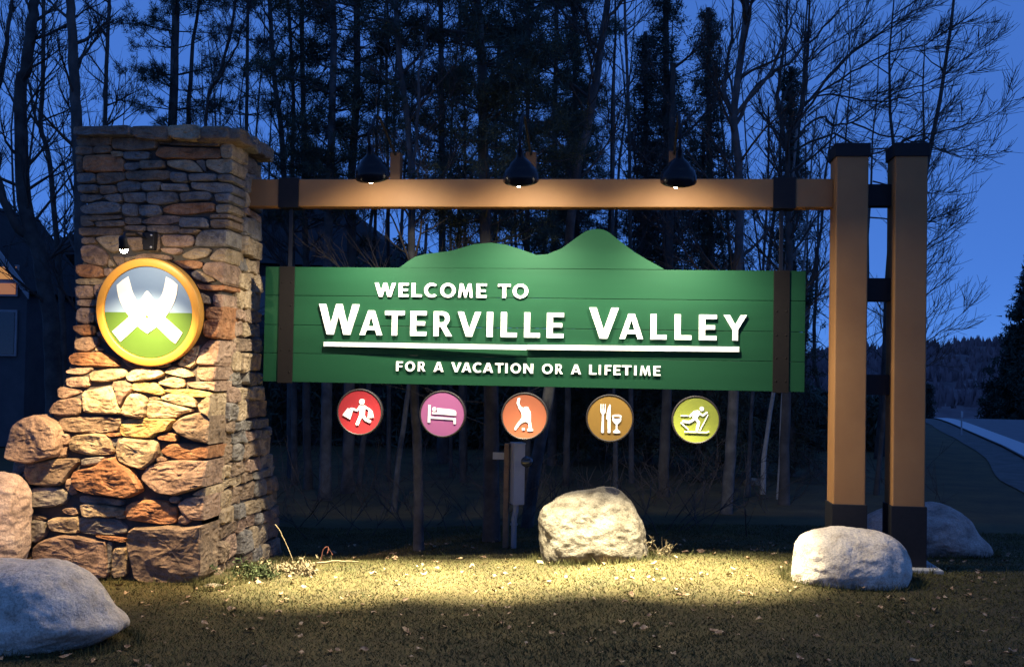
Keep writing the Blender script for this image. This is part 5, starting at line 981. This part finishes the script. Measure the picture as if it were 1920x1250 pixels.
# ------------------------------------------------------------------ deep woods that read as one mass
def woods():
    s = Soup(); lf = Soup()
    r2 = np.random.default_rng(4)
    for k in range(60):
        y = r2.uniform(13, 30); x = r2.uniform(-26, min(8.5, 5+y*.12)); z = float(gz(x, y))-.2; h = r2.uniform(9, 15)
        lean = r2.normal(0, .07, 2); n = 9; t = np.linspace(0, 1, n)
        P = np.stack([x+lean[0]*h*t+np.cumsum(r2.normal(0, .10, n)), y+lean[1]*h*t, z+h*t], -1); rad = r2.uniform(.035, .11)
        s.tube(P, rad*(1-.85*t), 5)
        for j in range(15):
            p, d, _ = polyat(P, r2.uniform(.2, .98)); a = r2.uniform(0, 6.28)
            q = curved(p, (math.cos(a), math.sin(a), .7), r2.uniform(.8, 2.4), 5, .4, .15); s.tube(q, np.linspace(.018, .006, 5), 3); twigs(s, q, .012, 7, .8, 0)
    o = link('far_woods', s.mesh('far_woods'), None, M_BARK); tag(o, 'mass of bare trunks deep in the dark wood', 'woods', kind='stuff')
    n = 60000
    y = r2.uniform(17, 27, n); x = -30+r2.random(n)*(36.5+y*.02)
    top = 3.1+1.5*np.sin(x*.7)+.9*np.sin(x*1.9+1)+.6*np.sin(x*4.1)
    top = np.where(x > 2, top*np.clip((8-x)/6, .25, 1), top)
    z = gz(x, y) + r2.random(n)**1.1*np.maximum(top, 1.2)
    P = np.stack([x, y, z], -1)
    rng_keep = np.concatenate([P, P[:6000]])
    needles(lf, rng_keep, 4, .32, .07, .4)
    o = link('undergrowth', lf.mesh('undergrowth'), None, M_NEEDLE); tag(o, 'dark evergreen undergrowth filling the back of the wood', 'undergrowth', kind='stuff')
    b = Soup()                                              # brush and fallen sticks under the sign
    for k in range(420):
        y = r2.uniform(2.2, 13); x = r2.uniform(-6-.3*y, min(4.5, 1.0+.25*y) if y < 6 else 5.); z = float(gz(x, y)); a = r2.uniform(0, 6.28)
        q = curved((x, y, z), (math.cos(a)*.8, math.sin(a)*.5, r2.uniform(.05, 1.4)), r2.uniform(.3, 1.3), 5, .1, .2); b.tube(q, np.linspace(.007, .003, 5), 3)
        twigs(b, q, .006, 4, .35, 0)
    o = link('brush', b.mesh('brush'), None, M_TWIG); tag(o, 'tangle of bare brush on the forest floor', 'brush', kind='stuff')
woods()

def hill_trees():
    s = Soup(); r2 = np.random.default_rng(31); hm = D.objects['hill'].data
    co = np.empty(len(hm.vertices)*3, np.float32); hm.vertices.foreach_get('co', co); co = co.reshape(-1, 3)
    c = co[(co[:, 0] > 40) & (co[:, 0] < 330) & (co[:, 2] > -5)]
    idx = r2.integers(0, len(c), 9000); P = c[idx].astype(float)+np.stack([r2.uniform(-4.5, 4.5, 9000), r2.uniform(-4.5, 4.5, 9000), np.full(9000, -.5)], -1)
    for k in range(3):
        a = r2.uniform(0, 6.28, len(P)); w = r2.uniform(.5, 1.3, len(P)); h = r2.uniform(2.5, 5.5, len(P)); dx, dy = np.cos(a)*w, np.sin(a)*w
        V = np.stack([P+np.stack([-dx, -dy, h*.25], -1), P+np.stack([dx, dy, h*.25], -1), P+np.stack([r2.normal(0, .5, len(P)), r2.normal(0, .5, len(P)), h], -1)], 1).reshape(-1, 3)
        s.add(V, np.arange(len(V)).reshape(-1, 3))
    o = link('hillside_woods', s.mesh('hillside_woods'), None, M_HILLTREE); tag(o, 'bare trees covering the far hillside', 'woods', kind='stuff')
hill_trees()

# ------------------------------------------------------------------ houses in the wood
def quad(name, pts, m, parent, th=.12, nrm=(0, -1, 0)):
    n = Vector(nrm).normalized()*th; a = [Vector(p) for p in pts]; b = [p-n for p in a]; k = len(a)
    V = a+b; F = [tuple(range(k)), tuple(range(k, 2*k))[::-1]]+[(i, k+i, k+(i+1) % k, (i+1) % k) for i in range(k)]
    return link(name, mesh(name, V, F), parent, m)
ha = empty('house', (-15.8, 14, 0), 'gabled house with glowing orange windows at the left edge', 'house')
quad('wall', [(-17.4, 14, -.3), (-14.2, 14, -.3), (-14.2, 14, 3.45), (-15.8, 14, 5.4), (-17.4, 14, 3.45)], M_HOUSE, ha, 3.)
quad('roof', [(-14.0, 13.75, 3.40), (-15.8, 13.75, 5.6), (-15.8, 17.1, 5.6), (-14.0, 17.1, 3.40)], M_SHINGLE, ha, .14, (.76, 0, .65))
quad('roof', [(-15.8, 13.75, 5.6), (-17.6, 13.75, 3.40), (-17.6, 17.1, 3.40), (-15.8, 17.1, 5.6)], M_SHINGLE, ha, .14, (-.76, 0, .65))
quad('gable_trim', [(-14.0, 13.70, 3.20), (-14.0, 13.70, 3.41), (-15.8, 13.70, 5.61), (-15.8, 13.70, 5.38)], M_TRIM, ha, .05)
for z0, z1, m in ((3.68, 3.97, M_WINLIT), (3.32, 3.58, M_CURTAIN), (1.9, 2.9, M_WINDARK)):
    f = box('window', -14.92, -14.40, 13.93, 13.985, z0-.05, z1+.05, M_TRIM, ha, .006)
    link('pane', box_mesh('pane', -14.87, -14.45, 13.91, 13.926, z0, z1, 0), f, m)
link('lit_doorway', box_mesh('lit_doorway', -15.02, -14.86, 13.90, 13.92, 3.30, 3.52, 0), ha, M_WINLIT)
hb = empty('house', (-11, 18, .3), 'large dark hip roofed house behind the pillar and the board', 'house')
quad('wall', [(-16.2, 18.3, -.5), (-6.2, 18.3, -.5), (-6.2, 18.3, 4.45), (-16.2, 18.3, 4.6)], M_HOUSE, hb, 6)
_r = [(-16.9, 17.7, 4.75), (-5.6, 17.7, 4.35), (-8.4, 21, 6.55), (-14.2, 21, 6.4), (-16.9, 24.6, 4.75), (-5.6, 24.6, 4.35)]
me = mesh('roof', _r, [(0, 1, 2, 3), (1, 5, 2), (5, 4, 3, 2), (4, 0, 3), (0, 4, 5, 1)]); link('roof', me, hb, M_SHINGLE)
for x0, x1, z0, z1 in ((-10.2, -9.75, 3.2, 4.1), (-9.5, -9.1, 3.2, 4.1), (-8.4, -7.7, 3.2, 4.0), (-15.6, -15.0, 2.2, 3.2), (-14.6, -14.0, 2.2, 3.2), (-13.6, -13.3, 1.6, 3.4)):
    f = box('window', x0-.08, x1+.08, 18.22, 18.285, z0-.08, z1+.08, M_TRIM, hb, .006)
    link('pane', box_mesh('pane', x0, x1, 18.195, 18.215, z0, z1, 0), f, M_WINDARK)
quad('corner_trim', [(-10.6, 18.24, -.3), (-10.45, 18.24, -.3), (-10.45, 18.24, 4.5), (-10.6, 18.24, 4.5)], M_TRIM, hb, .04)

# ------------------------------------------------------------------ grass, leaves, sticks, weeds
def grass():
    r2 = np.random.default_rng(8); n = 330000
    x = r2.uniform(-6.2, 5.2, n); y = -5.0 + 8.2*r2.random(n)**1.15
    k = ~((x < XR+.1) & (x > -5.6) & (y > -.95) & (y < 1.2))
    x, y = x[k], y[k]; z = gz(x, y); m = len(x)
    patch = .6+.5*np.sin(x*2.1+y*1.3)*np.sin(y*1.7-x*.6)
    h = r2.uniform(.008, .026, m)*(.7+.5*patch); w = r2.uniform(.0025, .0055, m)
    h = np.where(r2.random(m) < .012, h*2.6, h)
    a = r2.uniform(0, 6.28, m); ln = r2.normal(0, 1.1, (m, 2))*h[:, None]
    V = np.stack([np.stack([x-w*np.cos(a), y-w*np.sin(a), z-.004], -1), np.stack([x+w*np.cos(a), y+w*np.sin(a), z-.004], -1), np.stack([x+ln[:, 0], y+ln[:, 1], z+h], -1)], 1).reshape(-1, 3)
    BL = [(-.28, .30, .56, .48), (1.92, -.72, .55, .42), (3.1, 1.6, .7, .47), (-4.15, -2.95, .8, .45), (-3.5, -.75, .22, .5), (-4.4, -.98, .9, .08), (2.53, -.15, .2, .2)]
    E = []
    for cx, cy, rx, ry in BL:                             # longer uncut grass round the stones
        q = int(900*(rx+ry)); th = r2.uniform(0, 6.28, q); f = 1+np.abs(r2.normal(0, .07, q))
        gx, gy = cx+rx*f*np.cos(th), cy+ry*f*np.sin(th); gh = r2.uniform(.03, .085, q); gw = r2.uniform(.002, .004, q); ga = r2.uniform(0, 6.28, q); gl = r2.normal(0, .35, (q, 2))*gh[:, None]; gg = gz(gx, gy)
        E.append(np.stack([np.stack([gx-gw*np.cos(ga), gy-gw*np.sin(ga), gg-.004], -1), np.stack([gx+gw*np.cos(ga), gy+gw*np.sin(ga), gg-.004], -1), np.stack([gx+gl[:, 0], gy+gl[:, 1], gg+gh], -1)], 1).reshape(-1, 3))
    V = np.concatenate([V]+E); m = len(V)//3
    o = link('grass', tri_mesh('grass', V, np.arange(3*m).reshape(-1, 3)), None, M_GRASS); tag(o, 'short autumn grass of the lawn', 'grass', kind='stuff')
    n = 800; s = Soup()
    x = r2.uniform(-5.8, 4.6, n); y = -4.6+6.4*r2.random(n)
    for i in range(n):
        if XR+.1 > x[i] > -5.6 and -.95 < y[i] < 1.2: continue
        L = r2.uniform(.012, .04); a = r2.uniform(0, 6.28); c, sn = math.cos(a), math.sin(a)
        zz = float(gz(x[i], y[i]))+r2.uniform(.012, .04); cu = r2.uniform(-.3, .6, 6)*L
        loc = [(-1, 0), (-.3, .62), (.5, .45), (1.1, 0), (.4, -.5), (-.4, -.55)]
        V = [(x[i]+L*(p*c-q*sn), y[i]+L*(p*sn+q*c), zz+cu[j]) for j, (p, q) in enumerate(loc)]+[(x[i], y[i], zz)]
        s.add(V, [(j, (j+1) % 6, 6) for j in range(6)])
    o = link('leaf_litter', s.mesh('leaf_litter'), None, M_LEAF); tag(o, 'fallen brown leaves scattered over the lawn', 'leaf litter', kind='stuff')
grass()
def stick(name, P, r, m, label, sub=0):
    s = Soup(); q = smooth_line(P, 4, .004); s.tube(q, np.linspace(r, r*.5, len(q)), 5)
    if sub: twigs(s, q, r, sub, .1, 0)
    o = link(name, s.mesh(name), None, m); tag(o, label, 'stick')
stick('dry_stalk', [(-3.22, -.32, .24), (-3.12, -.33, .10), (-3.00, -.35, -.16)], .006, M_DRY, 'long dry stalk leaning on the pillar foot')
stick('fallen_stick', [(-2.86, -.30, -.11), (-2.62, -.28, -.085), (-2.43, -.27, -.085)], .011, M_DRY, 'pale straight stick lying on the grass right of the pillar')
stick('red_twig', [(-2.90, .1, -.2), (-2.88, .1, -.06), (-2.83, .1, -.02), (-2.78, .1, -.1)], .005, M_REDTWIG, 'small bent reddish twig standing beside the pale stick', 2)
def tuft(name, c, n, h, spread, m, label, cat):
    s = Soup()
    for k in range(n):
        a = rng.uniform(0, 6.28); p = np.array(c)+np.array([rng.normal(0, spread), rng.normal(0, spread*.6), 0]); p[2] = float(gz(p[0], p[1]))-.01
        q = curved(p, (math.cos(a)*.6, math.sin(a)*.6, 1.), h*rng.uniform(.4, 1.1), 5, -.5, .2); s.tube(q, np.linspace(.004, .0015, 5), 3)
        if k % 2: needles(s, q[2:], 5, .045, .018, .2)
    o = link(name, s.mesh(name), None, m); tag(o, label, cat, kind='stuff')
tuft('weed_clump', (-3.28, -.72, 0), 70, .20, .10, M_WEED, 'low green weed clump at the right foot of the pillar', 'weeds')
tuft('dry_grass_tuft', (-3.02, -.45, 0), 90, .16, .14, M_DRY, 'heap of dry grass stems beside the green weeds', 'grass tuft')
tuft('dry_weed', (.36, .20, 0), 14, .22, .05, M_DRY, 'sparse dry weed at the right side of the white boulder', 'weeds')
rf = empty('road_marker', (10.86, 26, -.2), 'thin marker post beside the road shoulder', 'marker post')
box('post', 10.84, 10.88, 25.98, 26.02, -.5, .70, M_GALV, rf, .004)
box('reflector', 10.825, 10.895, 25.955, 25.975, .50, .68, M_LINE, rf, .003)
